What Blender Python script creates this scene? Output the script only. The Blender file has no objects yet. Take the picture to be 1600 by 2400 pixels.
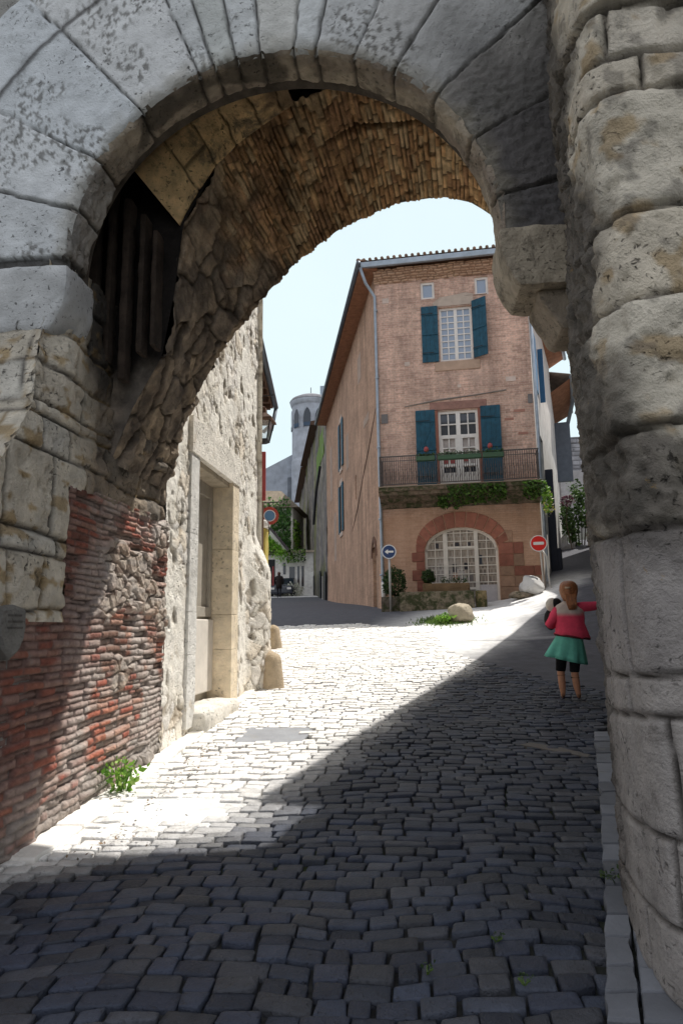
import bpy, math, random, bisect
from mathutils import Vector, Matrix, noise
random.seed(11)
R_=math.radians
scene=bpy.context.scene
col=scene.collection
V=Vector

# ------------------------------------------------------------------ helpers
def lerp(a,b,t): return a+(b-a)*t
def clamp(x,a=0.,b=1.): return max(a,min(b,x))
def smooth(a,b,x):
    t=clamp((x-a)/(b-a)); return t*t*(3-2*t)
def mixc(a,b,t): return tuple(lerp(a[i],b[i],t) for i in range(3))
def mulc(a,k): return tuple(c*k for c in a)
def nz(x,y,z=0.): return noise.noise(V((x,y,z)))
def fbm(x,y,z=0.,o=3):
    s=0;a=1;f=1
    for _ in range(o):
        s+=a*noise.noise(V((x*f,y*f,z*f)));a*=.5;f*=2.03
    return s
def hsh(*k):
    h=math.sin(sum((i+1)*12.9898*v for i,v in enumerate(k))+4.1)*43758.5453
    return h-math.floor(h)

class MB:
    def __init__(s): s.v=[];s.f=[];s.c=[];s.uv=[]
    def add(s,vs,fs,c=(.5,.5,.5),uvs=None):
        o=len(s.v)
        for i,p in enumerate(vs):
            p=V(p); s.v.append(p)
            s.c.append(c[i] if isinstance(c,list) else c)
            s.uv.append(uvs[i] if uvs else (p.x+p.y*.7,p.z))
        for f in fs: s.f.append(tuple(o+i for i in f))
    def box(s,x0,x1,y0,y1,z0,z1,c=(.5,.5,.5)):
        vs=[(x,y,z) for z in (z0,z1) for y in (y0,y1) for x in (x0,x1)]
        s.add(vs,[(0,2,3,1),(4,5,7,6),(0,1,5,4),(2,6,7,3),(0,4,6,2),(1,3,7,5)],c)
    def tube(s,pts,r,c=(.5,.5,.5),n=8,cap=True):
        pts=[V(p) for p in pts]
        rs=r if isinstance(r,list) else [r]*len(pts)
        vs=[];fs=[]
        for i,p in enumerate(pts):
            d=(pts[min(i+1,len(pts)-1)]-pts[max(i-1,0)]).normalized()
            a=d.cross(V((0,0,1)))
            if a.length<.05: a=d.cross(V((1,0,0)))
            a.normalize(); b=d.cross(a)
            for k in range(n):
                t=2*math.pi*k/n
                vs.append(p+a*(rs[i]*math.cos(t))+b*(rs[i]*math.sin(t)))
        for i in range(len(pts)-1):
            for k in range(n):
                k2=(k+1)%n
                fs.append((i*n+k,i*n+k2,(i+1)*n+k2,(i+1)*n+k))
        if cap:
            fs.append(tuple(range(n-1,-1,-1))); fs.append(tuple((len(pts)-1)*n+k for k in range(n)))
        s.add(vs,fs,c)
    def loft(s,rings,c=(.5,.5,.5),cap=True):
        n=len(rings[0]);vs=[p for r in rings for p in r];fs=[]
        for i in range(len(rings)-1):
            for k in range(n):
                k2=(k+1)%n; fs.append((i*n+k,i*n+k2,(i+1)*n+k2,(i+1)*n+k))
        if cap:
            fs.append(tuple(range(n-1,-1,-1))); fs.append(tuple((len(rings)-1)*n+k for k in range(n)))
        s.add(vs,fs,c)
    def build(s,name,mat,parent=None,loc=None,smooth=False,bevel=0,wn=False):
        me=bpy.data.meshes.new(name)
        root=parent
        off=V((0,0,0))
        if parent is not None:
            while root.parent is not None: root=root.parent
            off=V(root.location)
        elif loc is not None: off=V(loc)
        me.from_pydata([tuple(p-off) for p in s.v],[],s.f)
        ca=me.color_attributes.new('Col','FLOAT_COLOR','POINT')
        flat=[]
        for c in s.c: flat+=[c[0],c[1],c[2],1.]
        ca.data.foreach_set('color',flat)
        ul=me.uv_layers.new(name='UVMap')
        n=len(me.loops); li=[0]*n; me.loops.foreach_get('vertex_index',li)
        fl=[]
        for i in li: fl+=list(s.uv[i])
        ul.data.foreach_set('uv',fl)
        if smooth: me.polygons.foreach_set('use_smooth',[True]*len(me.polygons))
        me.update()
        o=bpy.data.objects.new(name,me); col.objects.link(o)
        if parent is not None: o.parent=parent
        else: o.location=off
        if mat: me.materials.append(mat)
        if bevel:
            b=o.modifiers.new('bevel','BEVEL'); b.width=bevel; b.segments=2; b.limit_method='ANGLE'
        return o
def tag(o,label=None,cat=None,group=None,kind=None):
    if label: o['label']=label
    if cat: o['category']=cat
    if group: o['group']=group
    if kind: o['kind']=kind
    return o
def thing(name,loc,label,cat,group=None):
    o=bpy.data.objects.new(name,None); o.empty_display_size=.2
    o.location=loc; col.objects.link(o)
    return tag(o,label,cat,group)
def copy_tree(o,parent=None):
    c=o.copy(); col.objects.link(c)
    if parent is not None: c.parent=parent
    for ch in list(o.children): copy_tree(ch,c)
    return c

def each(name,mat,parent,fr,boxes,bevel=0):
    for q in boxes:
        m_=MB(); fr.box(m_,*q[:6],q[6] if len(q)>6 else (.5,.5,.5)); m_.build(name,mat,parent,bevel=bevel)
class Frame:
    """wall frame: u along the wall, o outwards, z up"""
    def __init__(s,P,d):
        s.P=V((P[0],P[1],0)); s.d=V((d[0],d[1],0)).normalized(); s.n=V((s.d.y,-s.d.x,0))
    def p(s,u,z,o=0.): return s.P+s.d*u+s.n*o+V((0,0,z))
    def box(s,mb,u0,u1,z0,z1,o0,o1,c=(.5,.5,.5)):
        k=[(u,z,o) for z in (z0,z1) for o in (o0,o1) for u in (u0,u1)]
        mb.add([s.p(u,z,o) for u,z,o in k],[(0,1,3,2),(4,6,7,5),(0,4,5,1),(2,3,7,6),(0,2,6,4),(1,5,7,3)],c,[(u+.37*o,z+.2*o) for u,z,o in k])
    def quad(s,mb,pts,c=(.5,.5,.5)):   # pts (u,z,o)
        mb.add([s.p(*q) for q in pts],[tuple(range(len(pts)))],c,[(q[0],q[1]) for q in pts])
    def holes(s,mb,u0,u1,z0,z1,hs,dep,c=(.5,.5,.5),cr=None,o=0.):
        us=sorted({u0,u1,*[x for h in hs for x in h[:2]]}); zs=sorted({z0,z1,*[x for h in hs for x in h[2:4]]})
        for a,b in zip(us,us[1:]):
            for e,f in zip(zs,zs[1:]):
                m=((a+b)/2,(e+f)/2)
                if any(h[0]<m[0]<h[1] and h[2]<m[1]<h[3] for h in hs): continue
                s.quad(mb,[(a,e,o),(b,e,o),(b,f,o),(a,f,o)],c)
        cr=cr or c
        for h in hs:
            a,b,e,f=h[:4]
            s.quad(mb,[(a,e,o),(a,f,o),(a,f,o-dep),(a,e,o-dep)],cr)
            s.quad(mb,[(b,e,o),(b,e,o-dep),(b,f,o-dep),(b,f,o)],cr)
            s.quad(mb,[(a,f,o),(b,f,o),(b,f,o-dep),(a,f,o-dep)],cr)
            s.quad(mb,[(a,e,o),(a,e,o-dep),(b,e,o-dep),(b,e,o)],cr)

# ------------------------------------------------------------------ materials
def N(nt,t,x=0,y=0,**k):
    n=nt.nodes.new(t); n.location=(x,y)
    for a,b in k.items(): setattr(n,a,b)
    return n
def newmat(name):
    m=bpy.data.materials.new(name); m.use_nodes=True
    nt=m.node_tree; b=nt.nodes['Principled BSDF']
    return m,nt,b
def ramp(nt,fac,stops):
    r=N(nt,'ShaderNodeValToRGB'); e=r.color_ramp.elements
    while len(e)>1: e.remove(e[-1])
    e[0].position=stops[0][0]; e[0].color=(*stops[0][1],1) if not isinstance(stops[0][1],(int,float)) else (stops[0][1],)*3+(1,)
    for p,c in stops[1:]:
        x=e.new(p); x.color=(*c,1) if not isinstance(c,(int,float)) else (c,c,c,1)
    nt.links.new(fac,r.inputs[0]); return r.outputs[0]
def noisen(nt,scale,detail=4,rough=.55,vec=None,dist=0):
    n=N(nt,'ShaderNodeTexNoise'); n.inputs['Scale'].default_value=scale; n.inputs['Detail'].default_value=detail
    n.inputs['Roughness'].default_value=rough; n.inputs['Distortion'].default_value=dist
    if vec is not None: nt.links.new(vec,n.inputs['Vector'])
    return n.outputs[0]
def mixn(nt,fac,a,b,mode='MIX'):
    m=N(nt,'ShaderNodeMix',data_type='RGBA',blend_type=mode)
    for k,v in ((0,fac),(6,a),(7,b)):
        if hasattr(v,'links'): nt.links.new(v,m.inputs[k])
        elif k==0: m.inputs[0].default_value=v
        else: m.inputs[k].default_value=(*v,1)
    return m.outputs[2]
def mathn(nt,op,a,b=None):
    m=N(nt,'ShaderNodeMath',operation=op)
    for i,v in enumerate((a,b)):
        if v is None: continue
        if hasattr(v,'links'): nt.links.new(v,m.inputs[i])
        else: m.inputs[i].default_value=v
    return m.outputs[0]
def col_mat(name,rough=.85,var=.25,vs=6.,bump=.3,bs=60.,stain=None,stain_s=3.,stain_t=.58,pits=0.,pit_s=25.,spec=.3,bdist=.02,stain_a=.8,fleck=None):
    """vertex colour x noise, with stains, pits and bump in metres"""
    m,nt,b=newmat(name); L=nt.links
    pos=N(nt,'ShaderNodeNewGeometry').outputs['Position']
    c=N(nt,'ShaderNodeAttribute',attribute_name='Col').outputs['Color']
    n1=noisen(nt,vs,6,.6,pos)
    f=ramp(nt,n1,[(.25,1-var*1.6),(.75,1+var)])
    c=mixn(nt,1.,c,f,'MULTIPLY')
    if stain:
        n2=noisen(nt,stain_s,8,.72,pos,.4)
        c=mixn(nt,mathn(nt,'MULTIPLY',ramp(nt,n2,[(stain_t-.04,0.),(stain_t+.07,1.)]),stain_a),c,stain)
    if fleck:
        n4=noisen(nt,fleck[1],6,.7,pos,.8)
        c=mixn(nt,mathn(nt,'MULTIPLY',ramp(nt,n4,[(fleck[2],0.),(fleck[2]+.05,1.)]),.75),c,fleck[0])
    h=mathn(nt,'ADD',noisen(nt,bs,6,.65,pos),mathn(nt,'MULTIPLY',noisen(nt,bs*.22,5,.6,pos),1.2))
    if pits:
        n3=noisen(nt,pit_s,3,.5,pos,.6)
        pm=ramp(nt,n3,[(.30,1.),(.40,0.)])
        n5=noisen(nt,2.2,2,.5,pos)
        pm=mathn(nt,'MULTIPLY',pm,ramp(nt,n5,[(.42,0.),(.6,1.)]))
        c=mixn(nt,mathn(nt,'MULTIPLY',pm,pits),c,(.02,.018,.015))
        h=mathn(nt,'SUBTRACT',h,mathn(nt,'MULTIPLY',pm,.8))
    bp=N(nt,'ShaderNodeBump'); bp.inputs['Strength'].default_value=bump; bp.inputs['Distance'].default_value=bdist
    L.new(h,bp.inputs['Height']); L.new(bp.outputs[0],b.inputs['Normal'])
    L.new(c,b.inputs['Base Color']); b.inputs['Roughness'].default_value=rough
    b.inputs['Specular IOR Level'].default_value=spec
    return m
def flat_mat(name,c,rough=.5,spec=.4,metal=0.,var=.12,vs=8.,bump=0.,bs=40.):
    m,nt,b=newmat(name); pos=N(nt,'ShaderNodeNewGeometry').outputs['Position']
    f=ramp(nt,noisen(nt,vs,5,.6,pos),[(.25,1-var*1.5),(.75,1+var)])
    nt.links.new(mixn(nt,1.,c,f,'MULTIPLY'),b.inputs['Base Color'])
    b.inputs['Roughness'].default_value=rough; b.inputs['Specular IOR Level'].default_value=spec; b.inputs['Metallic'].default_value=metal
    if bump:
        bp=N(nt,'ShaderNodeBump'); bp.inputs['Strength'].default_value=bump; bp.inputs['Distance'].default_value=.01
        nt.links.new(noisen(nt,bs,5,.6,pos),bp.inputs['Height']); nt.links.new(bp.outputs[0],b.inputs['Normal'])
    return m
def brick_mat(name,c1,c2,mortar,bw=.32,bh=.075,dirt=(.5,.4,.33),bump=.4,msize=.008,warm=False):
    m,nt,b=newmat(name); L=nt.links
    uv=N(nt,'ShaderNodeUVMap',uv_map='UVMap').outputs[0]
    pos=N(nt,'ShaderNodeNewGeometry').outputs['Position']
    # slight wobble of the courses
    wob=N(nt,'ShaderNodeTexNoise'); wob.inputs['Scale'].default_value=1.3; L.new(pos,wob.inputs['Vector'])
    va=N(nt,'ShaderNodeVectorMath',operation='MULTIPLY_ADD'); L.new(wob.outputs['Color'],va.inputs[0]); va.inputs[1].default_value=(.06,.06,0); L.new(uv,va.inputs[2])
    t=N(nt,'ShaderNodeTexBrick'); L.new(va.outputs[0],t.inputs['Vector'])
    t.inputs['Color1'].default_value=(*c1,1); t.inputs['Color2'].default_value=(*c2,1); t.inputs['Mortar'].default_value=(*mortar,1)
    t.inputs['Scale'].default_value=1; t.inputs['Mortar Size'].default_value=msize; t.inputs['Mortar Smooth'].default_value=.4
    t.inputs['Brick Width'].default_value=bw; t.inputs['Row Height'].default_value=bh; t.inputs['Bias'].default_value=-.1
    c=mixn(nt,1.,t.outputs['Color'],ramp(nt,noisen(nt,1.1,7,.65,pos),[(.3,.72),(.7,1.2)]),'MULTIPLY')
    c=mixn(nt,ramp(nt,noisen(nt,.8,6,.6,pos,.5),[(.52,0.),(.70,.6)]),c,dirt)
    c=mixn(nt,1.,c,ramp(nt,noisen(nt,14,4,.6,pos),[(.3,.75),(.7,1.15)]),'MULTIPLY')
    mp=N(nt,'ShaderNodeMapping'); mp.inputs['Scale'].default_value=(2.6,2.6,.22); L.new(pos,mp.inputs['Vector'])
    c=mixn(nt,1.,c,ramp(nt,noisen(nt,1.,5,.65,mp.outputs[0]),[(.32,.74),(.6,1.08)]),'MULTIPLY')
    if warm:
        sx=N(nt,'ShaderNodeSeparateXYZ'); L.new(pos,sx.inputs[0])
        f2=ramp(nt,mathn(nt,'DIVIDE',mathn(nt,'ADD',sx.outputs[2],mathn(nt,'MULTIPLY',noisen(nt,1.5,4,.6,pos),.8)),10.),[(.54,.62),(.60,0.)])
        c=mixn(nt,f2,c,(.52,.30,.18))
    c2_=N(nt,'ShaderNodeAttribute',attribute_name='Col').outputs['Color']
    c=mixn(nt,1.,c,c2_,'MULTIPLY')
    L.new(c,b.inputs['Base Color']); b.inputs['Roughness'].default_value=.9; b.inputs['Specular IOR Level'].default_value=.2
    h=mathn(nt,'ADD',mathn(nt,'MULTIPLY',t.outputs['Fac'],-.7),mathn(nt,'MULTIPLY',noisen(nt,30,5,.6,pos),.8))
    bp=N(nt,'ShaderNodeBump'); bp.inputs['Strength'].default_value=bump; bp.inputs['Distance'].default_value=.02
    L.new(h,bp.inputs['Height']); L.new(bp.outputs[0],b.inputs['Normal'])
    return m
def glass_mat(name,c,rough=.06):
    m,nt,b=newmat(name); b.inputs['Base Color'].default_value=(*c,1); b.inputs['Roughness'].default_value=rough
    b.inputs['Specular IOR Level'].default_value=.8; return m
def leaf_mat(name,tr=.35):
    m,nt,b=newmat(name); L=nt.links
    c=N(nt,'ShaderNodeAttribute',attribute_name='Col').outputs['Color']
    L.new(c,b.inputs['Base Color']); b.inputs['Roughness'].default_value=.55
    t=N(nt,'ShaderNodeBsdfTranslucent'); L.new(c,t.inputs['Color'])
    mx=N(nt,'ShaderNodeMixShader'); mx.inputs[0].default_value=tr
    L.new(b.outputs[0],mx.inputs[1]); L.new(t.outputs[0],mx.inputs[2])
    L.new(mx.outputs[0],nt.nodes['Material Output'].inputs['Surface']); return m

M={}
M['lime']=col_mat('limestone',.85,.14,5,.55,70,stain=(.20,.19,.17),stain_s=5.5,stain_t=.68,stain_a=.5,pits=.8,pit_s=38,fleck=((.33,.24,.12),4.,.70))
M['soffit']=col_mat('soffit_stone',.9,.22,9,.8,50,stain=(.14,.12,.09),stain_s=4,stain_t=.57,pits=.7,pit_s=42)
M['pier']=col_mat('pier_stone',.9,.2,6,1.,60,stain=(.10,.088,.075),stain_s=3.4,stain_t=.64,pits=.8,pit_s=30,fleck=((.36,.23,.08),6.,.66))
M['rubble']=col_mat('rubble_stone',.92,.14,9,.8,40,stain=(.45,.34,.20),stain_s=3.,stain_t=.62,stain_a=.5,pits=.6,pit_s=26)
M['oldbrick']=col_mat('old_brick',.92,.2,14,.8,60,stain=(.33,.28,.25),stain_s=4.,stain_t=.6,stain_a=.6)
M['vault']=col_mat('vault_brick',.92,.35,9,.9,60,stain=(.09,.06,.035),stain_s=2.6,stain_t=.63,stain_a=.5)
M['soot']=col_mat('sooty_stone',.95,.4,8,.6,50)
M['cobble']=col_mat('cobble_stone',.52,.2,14,.6,70,spec=.45,pits=.45,pit_s=60)
M['slab']=col_mat('pale_slab',.75,.12,5,.3,50,stain=(.3,.28,.24),stain_s=3.,stain_t=.62,stain_a=.5)
M['plain']=col_mat('painted_surface',.6,.1,10,.1,60)
M['plaster']=col_mat('plaster',.9,.15,3,.35,30,stain=(.25,.2,.16),stain_s=1.6,stain_t=.6,stain_a=.4)
M['greystone']=col_mat('grey_house_stone',.92,.3,2.2,.5,14,stain=(.16,.17,.07),stain_s=.7,stain_t=.58,stain_a=.5)
M['church']=col_mat('church_stone',.92,.2,1.2,.5,6)
M['moss']=col_mat('mossy_stone',.95,.35,9,.8,40,stain=(.035,.05,.015),stain_s=5,stain_t=.5,stain_a=.85)
M['brickF']=brick_mat('facade_brick',(.74,.51,.405),(.52,.335,.265),(.70,.55,.46),.32,.074,(.62,.45,.37),.6,warm=True)
M['brickS']=brick_mat('side_brick',(.56,.35,.24),(.47,.29,.20),(.54,.38,.28),.30,.075,(.42,.28,.19),.45)
M['shutter']=flat_mat('shutter_paint',(.016,.085,.135),.6,.3,0,.28,7,.3,30)
M['white']=flat_mat('white_paint',(.78,.76,.72),.5,.4,0,.06,6)
M['cream']=flat_mat('cream_paint',(.76,.71,.64),.6,.3,0,.1,6)
M['zinc']=flat_mat('zinc',(.36,.42,.48),.45,.5,.5,.15,5)
M['dzinc']=flat_mat('dark_zinc',(.12,.14,.17),.45,.5,.4,.15,5)
M['iron']=flat_mat('iron',(.03,.032,.035),.5,.4,.6,.2,12)
M['rail']=flat_mat('weathered_iron',(.13,.115,.11),.7,.3,.2,.3,14)
M['redst']=col_mat('red_sandstone',.92,.22,5,.5,35,stain=(.2,.11,.09),stain_s=2,stain_t=.6,stain_a=.5)
M['wood']=flat_mat('brown_wood',(.10,.055,.035),.7,.3,0,.3,9,.4)
M['soffw']=flat_mat('orange_soffit',(.36,.175,.10),.75,.3,0,.25,5,.3)
M['door']=flat_mat('grey_door_paint',(.42,.38,.32),.7,.3,0,.15,7,.2)
M['tile']=col_mat('roof_tile',.9,.3,4,.5,30)
M['leaf']=leaf_mat('leaf')
M['bark']=flat_mat('bark',(.09,.06,.04),.9,.2,0,.3,14,.6)
M['glassblue']=glass_mat('curtained_glass',(.30,.38,.50),.12)
M['glassdark']=glass_mat('dark_glass',(.02,.03,.045),.03)
M['glasswarm']=None
M['red']=flat_mat('red_paint',(.34,.06,.06),.5,.4,0,.1)
M['cloth']=col_mat('cloth',.9,.1,20,.25,220,bdist=.004)
M['skin']=flat_mat('skin',(.52,.26,.16),.55,.35,0,.08,30)
M['hair']=col_mat('hair',.5,.3,60,.4,160,bdist=.004,spec=.5)
M['sign']=col_mat('sign_enamel',.35,.04,5,.02,40,spec=.5)
def build_warm():
    m,nt,b=newmat('shelf_behind_glass'); L=nt.links
    uv=N(nt,'ShaderNodeUVMap',uv_map='UVMap').outputs[0]
    t=N(nt,'ShaderNodeTexBrick'); L.new(uv,t.inputs['Vector']); t.inputs['Scale'].default_value=1
    t.inputs['Color1'].default_value=(.30,.24,.20,1); t.inputs['Color2'].default_value=(.13,.11,.10,1); t.inputs['Mortar'].default_value=(.42,.37,.32,1)
    t.inputs['Brick Width'].default_value=.11; t.inputs['Row Height'].default_value=.21; t.inputs['Mortar Size'].default_value=.02
    pos=N(nt,'ShaderNodeNewGeometry').outputs['Position']
    c=mixn(nt,ramp(nt,noisen(nt,3.2,3,.5,pos),[(.4,.15),(.65,.85)]),t.outputs['Color'],(.36,.31,.26))
    L.new(c,b.inputs['Base Color']); b.inputs['Roughness'].default_value=.1; b.inputs['Specular IOR Level'].default_value=.6
    return m
M['glasswarm']=build_warm()

# ------------------------------------------------------------------ world, sun, camera
SUN_AZ,SUN_EL=45.,62.
w=bpy.data.worlds.new('World'); scene.world=w; w.use_nodes=True
nt=w.node_tree; bg=nt.nodes['Background']
sky=nt.nodes.new('ShaderNodeTexSky'); sky.sky_type='NISHITA'; sky.sun_disc=False
sky.sun_elevation=R_(SUN_EL); sky.sun_rotation=R_(SUN_AZ); sky.air_density=1.; sky.dust_density=1.6; sky.ozone_density=1.0
bg.inputs[1].default_value=.13
tcw=nt.nodes.new('ShaderNodeTexCoord')
dotn=nt.nodes.new('ShaderNodeVectorMath'); dotn.operation='DOT_PRODUCT'; nt.links.new(tcw.outputs['Generated'],dotn.inputs[0]); dotn.inputs[1].default_value=(.05,.97,.25)
hz=ramp(nt,dotn.outputs['Value'],[(.55,0.),(.95,1.)])
hn=noisen(nt,2.2,5,.55,tcw.outputs['Generated'],.6)
hz2=mathn(nt,'MULTIPLY',mathn(nt,'MAXIMUM',hz,.80),ramp(nt,hn,[(.3,.88),(.7,1.)]))  # haze kept strong behind the camera too, added as fill for the shade
haze_fill=mixn(nt,hz2,sky.outputs[0],mixn(nt,hz,(7.5,7.6,7.9),(6.5,7.7,8.0)))
nt.links.new(haze_fill,bg.inputs[0])
S=V((math.sin(R_(SUN_AZ))*math.cos(R_(SUN_EL)),math.cos(R_(SUN_AZ))*math.cos(R_(SUN_EL)),math.sin(R_(SUN_EL))))
sd=bpy.data.lights.new('sun','SUN'); sd.energy=5.; sd.angle=R_(.5); sd.color=(1.,.96,.90)
so=bpy.data.objects.new('sun',sd); col.objects.link(so); so.rotation_euler=S.to_track_quat('Z','Y').to_euler(); so.location=(20,30,40)
p,yaw,roll=R_(9.6),R_(6.4),R_(.8)
fw=V((-math.sin(yaw)*math.cos(p),math.cos(yaw)*math.cos(p),math.sin(p)))
r0=V((math.cos(yaw),math.sin(yaw),0)); u0=r0.cross(fw)
cr=r0*math.cos(roll)-u0*math.sin(roll); cu=u0*math.cos(roll)+r0*math.sin(roll)
cd=bpy.data.cameras.new('camera'); cd.sensor_fit='VERTICAL'; cd.sensor_height=36; cd.sensor_width=24; cd.lens=24; cd.clip_start=.05; cd.clip_end=3000
cam=bpy.data.objects.new('camera',cd); col.objects.link(cam)
mt=Matrix((cr,cu,-fw)).transposed().to_4x4(); mt.translation=V((0,0,1.6)); cam.matrix_world=mt
scene.camera=cam
scene.view_settings.view_transform='Standard'; scene.view_settings.look='None'; scene.view_settings.exposure=0
scene.cycles.max_bounces=9; scene.cycles.diffuse_bounces=7; scene.cycles.use_denoising=True

# ------------------------------------------------------------------ terrain
def pw(x,pts):
    if x<=pts[0][0]: return pts[0][1]
    for (a,b),(c,d) in zip(pts,pts[1:]):
        if x<=c: return lerp(b,d,(x-a)/(c-a))
    return pts[-1][1]
def gz(x,y):
    if y>60: b=.08*60+.05*(y-60)
    else: b=.08*y
    A=pw(x,[(-9,.2),(-1.2,.42),(2.2,.56),(3.4,.85),(4.5,1.2),(7,1.5)])
    e=smooth(9,21.5,y)*A
    e*=1-(1-smooth(.5,2.5,x))*smooth(22,41,y)
    e+=.14*max(0,y-22)*smooth(1.5,3.5,x)*(1 if y<45 else 45/y)
    return b+e
def sun_paint(x,y):   # paint mask: paving coloured pale where sun falls, dark where shade lies
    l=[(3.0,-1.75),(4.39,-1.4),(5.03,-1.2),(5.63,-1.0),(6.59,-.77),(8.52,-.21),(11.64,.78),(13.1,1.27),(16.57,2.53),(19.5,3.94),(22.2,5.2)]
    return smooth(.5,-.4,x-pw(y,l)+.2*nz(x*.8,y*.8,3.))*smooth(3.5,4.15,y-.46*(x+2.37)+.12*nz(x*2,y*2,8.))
mb=MB()
xs=[-400,-200,-100,-60,-40,-30,-24]+[-20+i*.8 for i in range(51)]+[24,30,40,60,100,200,400]
ys=[-300,-100,-50,-25,-12,-6,-3]+[-2+i*.6 for i in range(50)]+[29,31,33,36,40,44,48,52,56,60,66,72,80,95,120,180,300,600]
for j,y in enumerate(ys):
    for i,x in enumerate(xs): mb.v.append(V((x,y,gz(x,max(y,-3) if y>-3 else -3+0*y)-.03))); mb.c.append(mixc(mixc((.03,.03,.03),(.035,.05,.015),smooth(.1,.4,nz(x*1.7,y*1.7,4))),(.20,.19,.17),sun_paint(x,y) if 3<y<20 else 0)); mb.uv.append((x,y))  # joint dirt also painted paler on the sunlit side
n=len(xs)
for j in range(len(ys)-1):
    for i in range(n-1): mb.f.append((j*n+i,j*n+i+1,(j+1)*n+i+1,(j+1)*n+i))
M['soil']=col_mat('ground_joint_dirt',.95,.3,6,.5,40)
tag(mb.build('ground',M['soil'],smooth=True),kind='structure')

def sheet(name,mat,poly,step,dz,colf):
    """terrain-hugging sheet inside poly(y)->(x0,x1)"""
    y0,y1,ef=poly; mb=MB(); ny=max(1,int((y1-y0)/step)); nx=24
    for j in range(ny+1):
        y=lerp(y0,y1,j/ny); a,b=ef(y)
        for i in range(nx+1):
            x=lerp(a,b,i/nx); mb.v.append(V((x,y,gz(x,y)+dz))); mb.c.append(colf(x,y)); mb.uv.append((x,y))
    for j in range(ny):
        for i in range(nx): k=j*(nx+1)+i; mb.f.append((k,k+1,k+nx+2,k+nx+1))
    return tag(mb.build(name,mat,smooth=True),kind='structure')
M['asphalt']=col_mat('asphalt',.85,.18,5,.5,90,stain=(.07,.07,.075),stain_s=.9,stain_t=.62,stain_a=.35)
def cob_edge(x): # far limit of the cobbles at x (asphalt beyond on the right)
    return pw(x,[(-9,17.5),(-1.5,17.3),(.2,15.5),(.55,12.6),(.9,11.9),(1.8,10.2),(2.6,9.)])
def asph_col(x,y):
    t=sun_paint(x,y)*smooth(11,13.5,y)*smooth(-1.6,.3,x-.35*(y-17))*(1-smooth(21.5,24,y))  # sunlit part of the square painted pale, shaded asphalt painted dark
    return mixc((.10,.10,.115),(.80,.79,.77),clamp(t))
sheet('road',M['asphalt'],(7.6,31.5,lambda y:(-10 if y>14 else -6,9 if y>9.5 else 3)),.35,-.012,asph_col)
sheet('road_uphill_left',M['asphalt'],(31.5,66,lambda y:(-16,-1)),.6,-.012,lambda x,y:mixc((.11,.112,.125),(.8,.79,.77),smooth(45.5,46.5,y)))  # far end in the pale sunlit asphalt colour: sunlight painted in

# ---- cobbles
mb=MB()
def cobble(cs,dz,c,dome,tilt):
    """cs: 4 corners ccw (x,y)"""
    cx=sum(q[0] for q in cs)/4; cy=sum(q[1] for q in cs)/4
    ring=[]
    for i in range(4):
        a=cs[i]; pr=cs[i-1]; nx=cs[(i+1)%4]
        k=random.uniform(.04,.13); k2=random.uniform(.04,.13)
        ring.append((lerp(a[0],pr[0],k),lerp(a[1],pr[1],k))); ring.append((lerp(a[0],nx[0],k2),lerp(a[1],nx[1],k2)))
    vs=[];cl=[]
    z0=gz(cx,cy)
    def Z(x,y): return gz(x,y)+dz+tilt[0]*(x-cx)+tilt[1]*(y-cy)
    for sc,h in ((1.0,-.045),(.99,-.005),(.955,-.0008),(.72,dome*.6)):
        for q in ring:
            x=cx+(q[0]-cx)*sc; y=cy+(q[1]-cy)*sc
            vs.append((x,y,Z(x,y)+h)); cl.append(mulc(c,.55 if h<-.02 else 1.))
    vs.append((cx,cy,Z(cx,cy)+dome)); cl.append(c)
    fs=[]
    for r in range(3):
        for k in range(8): fs.append((r*8+k,r*8+(k+1)%8,(r+1)*8+(k+1)%8,(r+1)*8+k))
    for k in range(8): fs.append((24+k,24+(k+1)%8,32))
    mb.add(vs,fs,cl)
y=.6; row=0
def rowy(x,yy,ph): return yy+.05*math.sin(x*.9+ph)+.075*nz(x*1.3,yy*.9,9)+.03*nz(x*4,yy*3,5)+.055*x*smooth(12,4,yy)
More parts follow.
